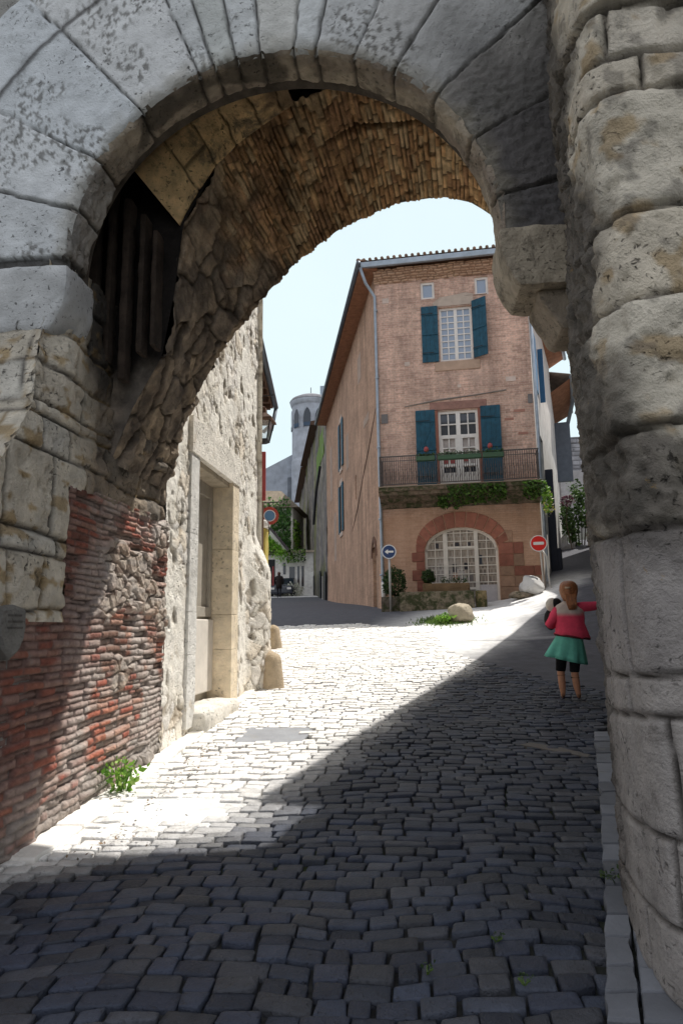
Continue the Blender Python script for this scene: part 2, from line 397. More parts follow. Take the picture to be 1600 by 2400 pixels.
while y<17.6:
    h=random.uniform(.078,.122); ph=y*.35
    x=-3.4 if y<9.8 else (-4.2 if y<12 else -9.5); x+=random.uniform(0,.2)
    xe=2.3
    while x<xe:
        wd=random.choice([random.uniform(.09,.15),random.uniform(.13,.22),random.uniform(.15,.19)])
        if random.random()<.04: wd*=1.35
        g=random.uniform(.002,.009)
        y0=rowy(x,y,ph); ok=True
        xm=x+wd/2
        if y>cob_edge(xm)+.1*random.random(): ok=False
        if xm<-2.5 and y<9.9: ok=False
        pier_lim=pw(y,[(0,.5),(2.7,.60),(3.7,.83),(5.3,1.2),(9,2.2)])
        if x>pier_lim: ok=False
        if -1.80<xm<-1.18 and 6.68<y0<7.22: ok=False     # drain cover
        if -2.05<xm<-1.40 and 4.50<y0<5.02 : ok=False
        if ok:
            j=lambda a=.009: random.uniform(-a,a)
            cs=[(x+g+j(),rowy(x,y,ph)+g*.7+j()),(x+wd-g+j(),rowy(x+wd,y,ph)+g*.7+j()),(x+wd-g+j(),rowy(x+wd,y,ph)+h-g*.7+j()),(x+g+j(),rowy(x,y,ph)+h-g*.7+j())]
            if random.random()<.1:  # a stone set short
                cs[2]=(cs[2][0],cs[2][1]-h*.2); cs[3]=(cs[3][0],cs[3][1]-h*.15)
            d=sun_paint(xm,y)  # sun and shade painted into the stone colour
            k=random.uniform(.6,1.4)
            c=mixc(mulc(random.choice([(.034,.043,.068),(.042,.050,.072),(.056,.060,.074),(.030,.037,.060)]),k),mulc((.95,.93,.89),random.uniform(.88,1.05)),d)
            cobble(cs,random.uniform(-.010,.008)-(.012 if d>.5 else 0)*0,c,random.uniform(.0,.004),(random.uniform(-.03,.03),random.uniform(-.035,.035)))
        x+=wd
    y+=h
tag(mb.build('cobblestones',M['cobble'],smooth=True),kind='structure')
# pale slab strip along the left wall and the kerb along the right pier
def strip(name,mat,edge,y0,y1,dl,dz,thick,colf):
    mb=MB(); y=y0
    while y<y1-.05:
        L=min(dl*random.uniform(.7,1.3),y1-y); g=.006
        lanes=edge((y+L/2))
        for li in range(len(lanes)-1):
            ya=y+g+random.uniform(0,.01); yb=y+L-g
            q=[(edge(ya)[li]+g,ya),(edge(ya)[li+1]-g,ya),(edge(yb)[li+1]-g,yb),(edge(yb)[li]+g,yb)]
            tz=random.uniform(-.006,.006); c=colf((q[0][0]+q[1][0])/2,y)
            vs=[];cl=[]
            cx=sum(a[0] for a in q)/4; cy=sum(a[1] for a in q)/4
            nn=5
            for zz,sc in ((-thick,1.),(-.012,1.),(0,.955)):
                for a in range(4):
                    p0=q[a];p1=q[(a+1)%4]
                    for k in range(nn):
                        t=k/nn; X=lerp(p0[0],p1[0],t); Y=lerp(p0[1],p1[1],t)
                        X=cx+(X-cx)*sc+.018*nz(X*7,Y*7,li); Y=cy+(Y-cy)*sc+.018*nz(X*7,Y*7,5+li)
                        vs.append((X,Y,gz(X,Y)+dz+tz+zz)); cl.append(mulc(c,.6 if zz<-.02 else 1))
            m=4*nn; fs=[]
            for r in range(2):
                for k in range(m): fs.append((r*m+k,r*m+(k+1)%m,(r+1)*m+(k+1)%m,(r+1)*m+k))
            fs.append(tuple(2*m+k for k in range(m)))
            mb.add(vs,fs,cl)
        y+=L
    return tag(mb.build(name,mat),kind='structure')
strip('pavement_slabs',M['slab'],lambda y:[-2.45,pw(y,[(3.6,-2.24),(4.3,-2.17),(6,-2.2),(8,-2.24),(10,-2.3)])],3.9,9.7,.45,.02,.12,lambda x,y:mulc((.92,.89,.83),random.uniform(.92,1.05)))
strip('kerb',M['slab'],lambda y:[pw(y,[(1,.50),(2.7,.585),(3.7,.84),(5.3,1.22),(7,1.6)]),pw(y,[(1,.62),(2.7,.71),(3.7,.95),(5.3,1.36),(7,1.8)]),pw(y,[(1,.9),(2.7,.95),(3.7,1.1),(5.3,1.5),(7,1.95)])],1.2,7.0,.24,.03,.12,lambda x,y:mulc((.20,.21,.235),random.uniform(.6,1.3)))

# ------------------------------------------------------------------ relief surfaces
def relief(mb,pf,nf,a0,a1,b0,b1,na,nb,hc,flip=False):
    o=len(mb.v)
    for j in range(nb+1):
        b=lerp(b0,b1,j/nb)
        for i in range(na+1):
            a=lerp(a0,a1,i/na); h,c=hc(a,b); P=pf(a,b)
            mb.v.append(P+nf(a,b)*h); mb.c.append(c); mb.uv.append((a,b))
    for j in range(nb):
        for i in range(na):
            k=o+j*(na+1)+i; q=(k,k+1,k+na+2,k+na+1)
            mb.f.append(q[::-1] if flip else q)
class Courses:
    """irregular courses: rows of boundaries b, per row joints along a"""
    def __init__(s,rows,a0,a1,lens,seed,wob=.01,wf=3.):
        rnd=random.Random(seed); s.rows=rows; s.j=[]; s.seed=seed; s.wob=wob; s.wf=wf
        for r in range(len(rows)-1):
            L=[a0-rnd.uniform(0,lens[1])]
            while L[-1]<a1+lens[1]: L.append(L[-1]+rnd.uniform(*lens))
            s.j.append(L)
    def at(s,a,b):
        w=s.wf
        a2=a+s.wob*nz(a*w,b*w,s.seed+.5)*1.5; b2=b+s.wob*nz(a*w*.7,b*w,s.seed+7.7)*1.5
        r=min(max(bisect.bisect_right(s.rows,b2)-1,0),len(s.rows)-2)
        L=s.j[r]; k=min(max(bisect.bisect_right(L,a2)-1,0),len(L)-2)
        da=min(a2-L[k],L[k+1]-a2); db=min(b2-s.rows[r],s.rows[r+1]-b2)
        return r,k,da,db
def rows_rand(a,b,h0,h1,seed):
    rnd=random.Random(seed); L=[a]
    while L[-1]<b: L.append(L[-1]+rnd.uniform(h0,h1))
    return L
def vor(a,b,s,seed):
    d,pt=noise.voronoi(V((a*s,b*s*1.25,seed)),distance_metric='DISTANCE',exponent=2)
    return d[1]-d[0],hsh(pt[0].x,pt[0].y,seed)

# ================================================================== THE GATE
gate=thing('gate_tower',(-.6,5.2,.3),'weathered stone town gate with a big round arch and brick vault framing the street','gate tower')
CX,CZ,RR=-.87,4.1,1.46
AR=[178,164,149,131,112.5,107.5,101.5,94.5,85.5,79,68.5,57,43,27,10,-1]   # joint angles of the voussoirs (deg)
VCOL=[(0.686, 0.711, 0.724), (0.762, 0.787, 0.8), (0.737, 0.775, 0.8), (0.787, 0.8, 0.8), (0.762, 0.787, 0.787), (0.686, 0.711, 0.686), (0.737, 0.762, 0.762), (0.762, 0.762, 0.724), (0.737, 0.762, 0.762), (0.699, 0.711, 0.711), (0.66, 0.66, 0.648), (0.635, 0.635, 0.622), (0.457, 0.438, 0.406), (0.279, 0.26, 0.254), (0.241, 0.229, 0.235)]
def ang_at(t):
    for k in range(len(AR)-1):
        if AR[k]>=t>=AR[k+1]: return k,min(AR[k]-t,t-AR[k+1])
    return (0,0) if t>AR[0] else (len(AR)-2,0)
def face_hc(t,r):
    tt=t+1.1*nz(t*.11,r*1.6,2)/max(r,.5)*1.2+.35*nz(t*.6,r*9,4)
    k,d=ang_at(tt); dm=math.radians(d)*r
    x=CX+r*math.cos(R_(t)); z=CZ+r*math.sin(R_(t))
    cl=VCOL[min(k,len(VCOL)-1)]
    h=.010*fbm(x*3,z*3,k)+.006*fbm(x*11,z*11)
    wj=.008+.005*nz(x*2,z*2,8)
    g=math.exp(-(dm/wj)**2); h-=.035*g
    h+=.012*hsh(k,3)
    e=r-RR
    if e<.06: h-=.05*(1-e/.06)**2+.012*abs(nz(x*14,z*14))
    if 2.42<r+.03*nz(t*.2,3): g=max(g,math.exp(-((r-2.45)/.02)**2))
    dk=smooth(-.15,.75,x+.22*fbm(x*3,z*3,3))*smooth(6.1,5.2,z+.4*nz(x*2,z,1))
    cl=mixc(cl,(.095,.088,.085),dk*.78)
    h+=dk*.012*fbm(x*26,z*26,6)
    # lichen specks on the upper left
    lt=smooth(.12,.42,fbm(x*1.7,z*1.7,11)+.2*smooth(-1.6,-2.4,x))*smooth(.05,.3,fbm(x*24,z*24,5))
    cl=mixc(cl,(.13,.125,.11),.75*lt)
    cl=mixc(cl,(.30,.27,.2),.5*smooth(.18,.0,e+.1*nz(x*8,z*8)))
    cl=mixc(cl,(.05,.045,.04),g*.9)
    return h,cl
mb=MB()
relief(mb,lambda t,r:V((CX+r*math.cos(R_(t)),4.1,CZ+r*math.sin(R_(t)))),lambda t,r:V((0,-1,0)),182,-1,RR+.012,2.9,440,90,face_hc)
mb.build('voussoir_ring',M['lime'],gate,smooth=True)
def soff_hc(t,yy):
    tt=t+1.*nz(t*.11,yy*3,2)
    k,d=ang_at(tt); dm=math.radians(d)*RR
    h=.025*fbm(t*.09,yy*6,3)+.010*fbm(t*.4,yy*22)
    g=math.exp(-(dm/.013)**2); h-=.03*g
    e=yy-4.1
    if e<.05: h-=.035*(1-e/.05)**2
    if 4.45-yy<.05: h-=.05*(1-(4.45-yy)/.05)
    cl=mixc((.56,.48,.37),(.34,.28,.22),clamp(.5+1.1*fbm(t*.06,yy*4,9)))
    cl=mixc(cl,(.10,.085,.065),.8*smooth(.15,.4,fbm(t*.05,yy*2.5,20))*smooth(40,80,t))
    if t>150: cl=mixc(cl,(.40,.39,.37),.7)
    cl=mixc(cl,(.04,.035,.03),g*.9)
    return h,cl
mb=MB()
relief(mb,lambda t,yy:V((CX+RR*math.cos(R_(t)),yy-(0.05*math.sin(R_(clamp(t,0,180)))*(yy-4.1)/.36),CZ+RR*math.sin(R_(t)))),lambda t,yy:V((-math.cos(R_(t)),0,-math.sin(R_(t)))),179,-1,4.105,4.455,380,26,soff_hc,True)
mb.build('arch_soffit',M['soffit'],gate,smooth=True)
# core behind the ring (light tight)
mb=MB(); nn=48; vs=[];fs=[]
for i in range(nn+1):
    t=R_(lerp(182,-2,i/nn))
    for r,yy in ((RR+.06,4.15),(2.85,4.15),(2.85,4.46),(RR+.03,4.46)): vs.append((CX+r*math.cos(t),yy,CZ+r*math.sin(t)))
for i in range(nn):
    for k in range(4): fs.append((i*4+k,i*4+(k+1)%4,(i+1)*4+(k+1)%4,(i+1)*4+k))
mb.add(vs,fs,(.12,.10,.08)); mb.build('arch_core',M['soot'],gate)

# imposts
def lump(mb,x0,x1,y0,y1,z0,z1,c,seed,res=.035,bev=.03,rg=.012,cut=None):
    """rounded stone block with a slightly rough skin"""
    cx,cy,cz=(x0+x1)/2,(y0+y1)/2,(z0+z1)/2; hx,hy,hz=(x1-x0)/2,(y1-y0)/2,(z1-z0)/2
    def skin(px,py,pz):
        ix,iy,iz=max(hx-bev,1e-4),max(hy-bev,1e-4),max(hz-bev,1e-4)
        q=V((clamp(px,-ix,ix),clamp(py,-iy,iy),clamp(pz,-iz,iz))); d=V((px,py,pz))-q
        if d.length>1e-6: d.normalize()
        P=V((cx,cy,cz))+q+d*(bev+rg*fbm((cx+px)*5+seed,(cy+py)*5,(cz+pz)*5)+rg*.5*nz((cx+px)*18,(cy+py)*18,(cz+pz)*18+seed))
        return cut(P) if cut else P
    def face(f,la,lb):
        na=max(3,int(2*la/res)); nb=max(3,int(2*lb/res)); o=len(mb.v)
        for j in range(nb+1):
            for i in range(na+1):
                P=skin(*f(lerp(-la,la,i/na),lerp(-lb,lb,j/nb)))
                mb.v.append(P); k=1+.18*fbm(P.x*3,P.y*3,P.z*3+seed); mb.c.append(mulc(c,k)); mb.uv.append((P.x+P.y,P.z))
        for j in range(nb):
            for i in range(na): k=o+j*(na+1)+i; mb.f.append((k,k+1,k+na+2,k+na+1))
    face(lambda a,b:(a,-hy,b),hx,hz); face(lambda a,b:(-a,hy,b),hx,hz)
    face(lambda a,b:(hx,a,b),hy,hz); face(lambda a,b:(-hx,-a,b),hy,hz)
    face(lambda a,b:(a,b,hz),hx,hy); face(lambda a,b:(a,-b,-hz),hx,hy)
mb=MB()
def cutL(P):
    if P.z<3.86 and P.x>-2.62: P=V((P.x-(3.86-P.z)**1.6*1.0*smooth(-2.9,-2.33,P.x),P.y,P.z))
    return P
lump(mb,-3.4,-2.315,4.075,4.5,3.60,4.09,(.56,.57,.57),3,.03,.035,.014,cutL)
mb.build('impost',M['lime'],gate,smooth=True)
mb=MB()
def cutR(P):
    k=smooth(1.12,.56,P.x)
    return V((P.x+pw(P.z,[(3.66,.13),(3.72,.085),(3.82,.035),(3.95,0)])*k,P.y,P.z))
lump(mb,.575,1.2,4.05,4.52,3.685,4.085,(.50,.43,.33),9,.022,.016,.012,cutR)
lump(mb,.80,1.2,4.14,4.55,3.42,3.70,(.36,.30,.23),12,.025,.03,.014,lambda P:V((P.x+max(0,3.66-P.z)*.55*smooth(1.2,.8,P.x),P.y,P.z)))
mb.build('impost',M['soffit'],gate,smooth=True)

# left jamb, stone part and brick part on the plane x=-2.37
XJ=-2.37
rowsS=[-.4,.0,.38,.72,1.02,1.3,1.72,2.10,2.22,2.72,2.98,3.08,3.36,3.63,3.9,4.3,4.8]
crS=Courses(rowsS,3.,7,(.30,.62),5,.055,1.8)
SP=[(.80,.74,.61),(.74,.67,.55),(.84,.77,.64),(.66,.60,.49),(.78,.74,.65)]
def stone_hc(yy,z):
    r,k,da,db=crS.at(yy,z)
    c=SP[int(hsh(r,k,1)*5)%5]
    g=max(math.exp(-(da/.013)**2),math.exp(-(db/.013)**2))
    h=-.03*g-.018*smooth(.25,.45,fbm(yy*7,z*7,31))+.02*hsh(r,k)+.016*fbm(yy*4,z*4,r)+.008*fbm(yy*16,z*16)
    # weathered inner zone: rough, sooty, brownish
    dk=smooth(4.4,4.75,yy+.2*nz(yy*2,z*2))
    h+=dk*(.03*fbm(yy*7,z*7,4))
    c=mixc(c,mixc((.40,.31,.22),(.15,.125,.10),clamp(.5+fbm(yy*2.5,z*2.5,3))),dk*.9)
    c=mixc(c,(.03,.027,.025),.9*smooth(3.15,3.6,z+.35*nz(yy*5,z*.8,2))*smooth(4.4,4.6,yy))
    c=mixc(c,(.42,.27,.09),.7*smooth(.2,.4,fbm(yy*5,z*8,19))*(1-dk)); c=mixc(c,(.30,.20,.08) if hsh(r,k,8)<.5 else (.05,.045,.04),g*.85)
    h+= .09*smooth(3.0,3.04,z+.01*nz(yy*6,z))*smooth(5.05,5.3,yy)
    return h,c
mb=MB()
def ymin(z): return pw(z,[(1.6,3.0),(2.4,3.45),(3.0,3.85),(3.62,4.07),(4.2,4.12)])
def jw(yy,z):  # jamb plane; near edge leans back with height
    y2=lerp(ymin(z),6.12,(yy-3.0)/3.12); return V((XJ-.10*smooth(4.3,4.1,y2)*smooth(2.9,3.6,z),y2,z))
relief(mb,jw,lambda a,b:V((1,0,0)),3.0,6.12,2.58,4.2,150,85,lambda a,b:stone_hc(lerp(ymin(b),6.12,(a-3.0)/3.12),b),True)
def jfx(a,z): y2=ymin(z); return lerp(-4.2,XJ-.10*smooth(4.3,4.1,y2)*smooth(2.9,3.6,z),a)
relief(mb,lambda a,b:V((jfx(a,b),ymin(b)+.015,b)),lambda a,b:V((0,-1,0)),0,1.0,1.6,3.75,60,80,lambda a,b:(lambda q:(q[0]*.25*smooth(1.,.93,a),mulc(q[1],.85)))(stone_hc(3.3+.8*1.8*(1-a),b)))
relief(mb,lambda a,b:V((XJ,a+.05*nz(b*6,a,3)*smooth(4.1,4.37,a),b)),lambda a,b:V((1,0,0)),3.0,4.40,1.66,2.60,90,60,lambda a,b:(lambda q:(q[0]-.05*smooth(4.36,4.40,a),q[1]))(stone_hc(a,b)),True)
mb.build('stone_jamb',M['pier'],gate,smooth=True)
crB=Courses(rows_rand(-.3,3,.038,.056,4),2.8,6.6,(.10,.30),21,.009,5.)
BP=[(.50,.17,.11),(.56,.23,.15),(.44,.14,.095),(.56,.33,.25),(.38,.18,.14),(.60,.42,.35)]
def brick_hc(yy,z):
    zz=z-.035*(yy-4.2)*smooth(1.6,.6,z)      # lower courses follow the slope of the street
    r,k,da,db=crB.at(yy,zz)
    c=BP[int(hsh(r,k,2)*6)%6]
    wj=.007+.004*hsh(r,k,9)
    g=max(math.exp(-(da/(wj*1.25))**2),math.exp(-(db/wj)**2))
    rec=hsh(r,k,5)
    out=.010*hsh(r,k,1)-(.03 if rec>.94 else 0)
    rgh=smooth(5.2,5.75,yy)*smooth(1.55,1.85,z)       # ragged reveal near the corner
    h=out-.013*g+.006*fbm(yy*24,z*24,r)+.012*nz(yy*4,z*6,12)-.002*smooth(.010,.0,min(da,db))+rgh*.05*nz(yy*9,z*9,4)
    rb=smooth(.10,.26,fbm(yy*1.1,z*1.7,51)+.45*smooth(.28,.0,abs(z-1.86))*smooth(4.9,5.4,yy)-.10)*smooth(4.6,5.0,yy)
    if rb>0:
        d_,q_=vor(yy,z,7.5,9.); hr=.03*q_+.03*smooth(0,.14,d_)-.02; h=lerp(h,hr+.01*fbm(yy*15,z*15),rb); c=mixc(c,mixc((.60,.54,.46),(.46,.36,.28),q_),rb*.9); g=lerp(g,smooth(.09,0,d_),rb)
    if rec>.72: c=mixc(c,(.50,.44,.39),.75)
    if rec<.12: c=mixc(c,(.12,.07,.05),.7)
    m=smooth(.0,.38,fbm(yy*1.6,z*1.6,7)+.42*smooth(4.9,6.0,yy)*smooth(1.6,.6,z))  # mortar wash
    c=mixc(c,(.62,.56,.51),.8*m)
    c=mixc(c,(.30,.25,.22),g*.7)
    if z<.22+.08*yy+.1*nz(yy*4,z*4): 
        c=mixc(c,(.34,.31,.28),.6); h+=.02*fbm(yy*9,z*9,2)
    c=mixc(c,(.17,.06,.045),.55*smooth(5.1,4.4,yy)*smooth(.55,1.0,z-.5*(yy-4.2)))  # shade painted dark on the upper near bricks
    return h,c
mb=MB()
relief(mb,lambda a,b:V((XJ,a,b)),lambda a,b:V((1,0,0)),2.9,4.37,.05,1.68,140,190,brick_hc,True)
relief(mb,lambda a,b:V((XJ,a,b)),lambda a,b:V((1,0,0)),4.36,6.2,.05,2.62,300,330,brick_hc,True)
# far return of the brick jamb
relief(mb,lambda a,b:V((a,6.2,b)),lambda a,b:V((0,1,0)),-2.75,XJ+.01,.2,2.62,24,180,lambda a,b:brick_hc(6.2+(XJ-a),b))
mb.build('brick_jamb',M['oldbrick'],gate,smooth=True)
# front face of the left pier
def frontL(a,b):
    h,c=stone_hc(b*0+3.2+(-a)*.9,b); return h,c
mb=MB(); relief(mb,lambda a,b:V((a,4.105,b)),lambda a,b:V((0,-1,0)),-4.5,-2.52,3.4,4.05,60,30,lambda a,b:(lambda q:(q[0],mixc(q[1],(.5,.52,.53),.5)))(stone_hc(3.2+(-a-2.4)*.9,b if b<4.8 else 2.0+(b%1.9))))
mb.build('front_wall',M['lime'],gate,smooth=True)
# inner wall front (back of the portcullis slot), sooty upright grooves
def prof(pts,n):
    P=[V((x,0,z)) for x,z in pts]; L=[0]
    for a,b in zip(P,P[1:]): L.append(L[-1]+(b-a).length)
    out=[]
    for i in range(n+1):
        s=L[-1]*i/n; k=min(max(bisect.bisect_right(L,s)-1,0),len(P)-2)
        out.append(P[k].lerp(P[k+1],(s-L[k])/(L[k+1]-L[k])))
    for _ in range(6): out=[out[0]]+[(out[i-1]+out[i]*2+out[i+1])/4 for i in range(1,n)]+[out[-1]]
    return out
NP=480
near=prof([(-2.37,2.9),(-2.2,3.35),(-1.98,3.75),(-1.89,4.3),(-1.83,4.9),(-1.55,5.42),(-1.17,5.78),(-.93,5.92),(-.4,6.08),(.2,6.05),(.8,5.8),(1.2,5.3),(1.42,4.6),(1.47,3.9),(1.47,2.9)],NP)
far=prof([(-2.37,2.9),(-2.24,3.22),(-2.16,3.55),(-1.99,3.95),(-1.81,4.25),(-1.48,4.69),(-1.06,5.13),(-.64,5.43),(-.1,5.65),(.35,5.68),(.63,5.59),(.85,5.4),(1.15,5.0),(1.38,4.4),(1.53,3.7),(1.6,2.9)],NP)
YN,YF=4.97,6.06
def vpt(a,v):
    i=clamp(a,0,1)*NP; k=min(int(i),NP-1); f=i-k
    n_=near[k].lerp(near[k+1],f); f_=far[k].lerp(far[k+1],f)
    P=n_.lerp(f_,v)
    return V((P.x,lerp(YN,YF+.03*nz(a*60,2)+.02*nz(a*200,3),v),P.z))
def vnorm(a,v):
    d=vpt(min(a+.004,1),.5)-vpt(max(a-.004,0),.5); n_=V((d.z,0,-d.x)); n_.normalize(); return n_
ALEN=7.6
crV=Courses(rows_rand(0,ALEN,.034,.056,8),-.3,1.4,(.08,.22),33,.016,4.)
VP=[(.82,.50,.25),(.88,.57,.29),(.70,.41,.20),(.88,.64,.37),(.58,.34,.18)]
def vault_hc(a,v):
    s=a*ALEN; y=v*1.1
    r,k,da,db=crV.at(y,s)
    c=VP[int(hsh(r,k,3)*5)%5]
    wj=.0055; g=max(math.exp(-(da/(wj*1.5))**2),math.exp(-(db/wj)**2))
    q=hsh(r,k,6)
    h=.005*hsh(r,k,1)-(.03 if q>.93 else 0)-.015*g+.010*fbm(s*9,y*9,3)+.012*nz(s*3,y*3,7)
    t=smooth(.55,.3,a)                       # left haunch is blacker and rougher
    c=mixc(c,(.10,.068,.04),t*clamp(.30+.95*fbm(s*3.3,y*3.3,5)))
    h+=t*.03*fbm(s*9,y*9,8)
    ck=abs(v-(.34+.03*nz(a*20,1))-.1*(a-.5))
    if .42<a<.75:
        gg=math.exp(-(ck/.014)**2)*smooth(.42,.48,a); h-=.05*gg; c=mixc(c,(.02,.015,.01),gg)
    if s<3.2:                               # plastered foot of the haunch
        u=smooth(2.9,1.7,s+.5*fbm(s*2,y*2,3)); dv_,qv_=vor(s+.06*nz(s*5,y*5),y,3.2,6.); jv=smooth(.11,.0,dv_)
        c=mixc(c,mixc(mixc((.54,.42,.29),(.34,.28,.22),qv_),(.15,.12,.095),clamp(.35+fbm(s*4,y*4,2))),u); h=lerp(h,.03*fbm(s*5,y*5,1)+.014*fbm(s*16,y*16,1)+.04*qv_-.035*jv,u*.85); c=mixc(c,(.05,.038,.028),jv*u*.7)
    c=mixc(c,(.05,.033,.022),g*.85*(1-(smooth(2.9,1.7,s+.5*fbm(s*2,y*2,3)) if s<3.2 else 0)))
    return h,c
mb=MB(); relief(mb,vpt,vnorm,0,1,0,1,600,90,vault_hc,True)
mb.build('brick_vault',M['vault'],gate,smooth=True)
# wall behind the slot
def slot_hc(a,b):
    st=math.sin(a*40+1.2*nz(a*3,b*.2))+.35*nz(a*9,b*.3); dk=smooth(3.55,3.75,b+.25*nz(a*5,b*.8,3))
    h=.02*fbm(a*5,b*5)
    c=mixc(mixc((.34,.28,.22),(.15,.13,.11),clamp(.5+fbm(a*3,b*3,6))),(.022,.018,.016),dk)
    return h,c
mb=MB(); o=len(mb.v); nb=60
for j in range(0,200):
    Pn=near[j]
    for i in range(21):
        x=lerp(-3.0,Pn.x,i/20); h,c=slot_hc(x,Pn.z); mb.v.append(V((x,YN-h*smooth(20,17,i),Pn.z))); mb.c.append(c); mb.uv.append((x,Pn.z))
for j in range(199):
    for i in range(20): k=j*21+i; mb.f.append((k,k+1,k+22,k+21))
mb.build('portcullis_slot',M['soot'],gate,smooth=True)
for k_,(x_,w_,zt,zb) in enumerate(((-2.66,.05,5.6,3.6),(-2.50,.07,5.35,3.55),(-2.36,.045,5.2,3.66),(-2.22,.06,5.02,3.5),(-2.08,.05,4.86,3.7),(-1.97,.04,4.7,3.75))):
    mb=MB(); lump(mb,x_-w_/2,x_+w_/2,4.80-.015*k_,4.88,zb,zt,(.05,.036,.027),k_+2,.03,.012,.008); mb.build('portcullis_bar',M['soot'],gate,smooth=True)
mb=MB(); mb.box(-3.1,-2.75,4.45,5.0,3.0,7,(.03,.027,.025)); mb.box(-3,3,4.40,5.0,6.9,7.2,(.02,.018,.016)); mb.box(1.47,1.8,4.45,5.0,2.5,7,(.03,.027,.025))
mb.build('slot_side',M['soot'],gate)
# remains of the tan inner arch ring
OUT=prof([(-2.12,5.20),(-2.06,5.30),(-1.95,5.42),(-1.7,5.62),(-1.48,5.74),(-1.28,5.82),(-.95,5.95)],60)
INN=prof([(-1.84,4.88),(-1.80,4.98),(-1.71,5.14),(-1.53,5.42),(-1.33,5.61),(-1.13,5.75),(-.90,5.90)],60)
def r2(a,v):
    i=a*60;k=min(int(i),59);f=i-k
    A=OUT[k].lerp(OUT[k+1],f); B=INN[k].lerp(INN[k+1],f); P=A.lerp(B,v); return V((P.x,lerp(4.66,4.955,v),P.z-.03))
J2=[-.02,.24,.43,.60,.78,.93,1.05]
def r2_hc(a,v):
    a2=a+.02*nz(a*8,v*3); d=min(abs(a2-j) for j in J2)*1.7; k=bisect.bisect(J2,a2)
    dv=abs(v-.55)*.35 if k in (2,) else 9
    g=max(math.exp(-(d/.010)**2),math.exp(-(dv/.01)**2))
    h=-.02*g+.008*fbm(a*9,v*4,2)-.03*smooth(.06,0,v)-.03*smooth(.94,1,v)
    c=mixc((.90,.64,.33),(.78,.54,.28),clamp(.5+fbm(a*6,v*3,3))); c=mixc(c,(.16,.11,.07),.8*smooth(.7,1.,a+.2*nz(a*14,v*6)))
    return h,mixc(c,(.05,.035,.02),g*.9)
def r2n(a,v): return V((.55,-.25,-.75)).normalized()
mb=MB(); relief(mb,r2,r2n,0,1,0,1,120,30,r2_hc,True); mb.build('inner_arch_ring',M['soffit'],gate,smooth=True)
# masonry body of the tower: light-tight, with the far face round the vault
mb=MB(); vs=[];fs=[]
st=[far[i] for i in range(0,NP+1,8)]
for i,Pp in enumerate(st):
    t=i/(len(st)-1)
    if t<.25: q=(-7,lerp(2.9,12,t/.25))
    elif t<.75: q=(lerp(-7,7,(t-.25)/.5),12)
    else: q=(7,lerp(12,2.9,(t-.75)/.25))
    vs+= [(Pp.x-.01,6.07,Pp.z+.01),(q[0],6.07,q[1])]
for i in range(len(st)-1): fs.append((2*i,2*i+1,2*i+3,2*i+2))
mb.add(vs,fs,(.40,.36,.30))
mb.box(-7,-2.78,6.0,6.08,-.5,2.92,(.4,.36,.3)); mb.box(1.62,7,6.0,6.08,-.5,2.92,(.4,.36,.3))
mb.box(-7,7,4.16,6.05,7.2,13,(.42,.40,.37))
mb.box(-7,-3.05,4.16,6.05,-.5,7.2,(.42,.40,.37)); mb.box(2.0,7,4.6,6.05,-.5,7.2,(.42,.40,.37))
mb.box(-7,-4.2,4.05,4.16,-.5,13,(.46,.45,.42)); mb.box(-4.2,1.2,4.05,4.16,7.0,13,(.46,.45,.42))
mb.box(-3.05,-2.4,2.4,4.06,-.5,1.62,(.40,.38,.35))
mb.box(-3.0,-2.46,4.06,6.19,-.4,2.95,(.3,.25,.2))
for i in range(36):
    t0,t1=R_(180*i/36),R_(180*(i+1)/36)
    def outp(t):
        c_,s_=math.cos(t),math.sin(t); k=min(4.0/max(abs(c_),1e-4),3.1/max(s_,1e-4)); return V((CX+c_*k,4.11,CZ+s_*k))
    q=[V((CX+2.84*math.cos(t0),4.11,CZ+2.84*math.sin(t0))),outp(t0),outp(t1),V((CX+2.84*math.cos(t1),4.11,CZ+2.84*math.sin(t1)))]
    if q[1].x<1.3 or q[2].x<1.3: mb.add(q,[(0,3,2,1)],(.46,.45,.42))
mb.build('tower_body',M['pier'],gate)
# right pier: rounded corner of big blocks running back into the passage wall
PPTS=[V((2.6,2.58,0)),V((1.5,2.62,0)),V((1.04,2.665,0)),V((.91,2.70,0)),V((.855,2.80,0)),V((.845,3.1,0)),V((.90,3.5,0)),V((1.06,4.1,0)),V((1.24,4.75,0)),V((1.43,5.35,0)),V((1.78,6.6,0)),V((2.13,8.0,0)),V((2.40,9.1,0))]
PL=[0]
for a,b in zip(PPTS,PPTS[1:]): PL.append(PL[-1]+(b-a).length)
def ppath(s):
    k=min(max(bisect.bisect_right(PL,s)-1,0),len(PPTS)-2); return PPTS[k].lerp(PPTS[k+1],(s-PL[k])/(PL[k+1]-PL[k]))
def ppt(s,z):
    A=(ppath(s-.045)+ppath(s)+ppath(s+.045))/3 if .1<s<PL[-1]-.1 else ppath(s)
    bat=lerp(.020*(min(z,3.)-.3),.05*(z-.3),smooth(3.2,4.6,s))
    return V((A.x-bat,A.y+.10*smooth(1.0,3.2,z)*smooth(2.2,.8,s),z))
def pnm(s,z):
    d=ppath(min(s+.07,PL[-1]))-ppath(max(s-.07,0)); n_=V((-d.y,d.x,0)); n_.normalize(); return n_
rowsP=[-.6,-.1,.2,.5,.83,1.26,1.42,1.98,2.36,2.90,3.27,3.86,4.05,4.32,4.7,5.2,5.8,6.4,7.2]
crP=Courses(rowsP,0,PL[-1],(.55,1.0),6,.075,1.0)
for r_i in (7,8,9,10): crP.j[r_i]=[-1,.75,2.2+.2*(r_i%2),3.1,4.2,6,8,10]
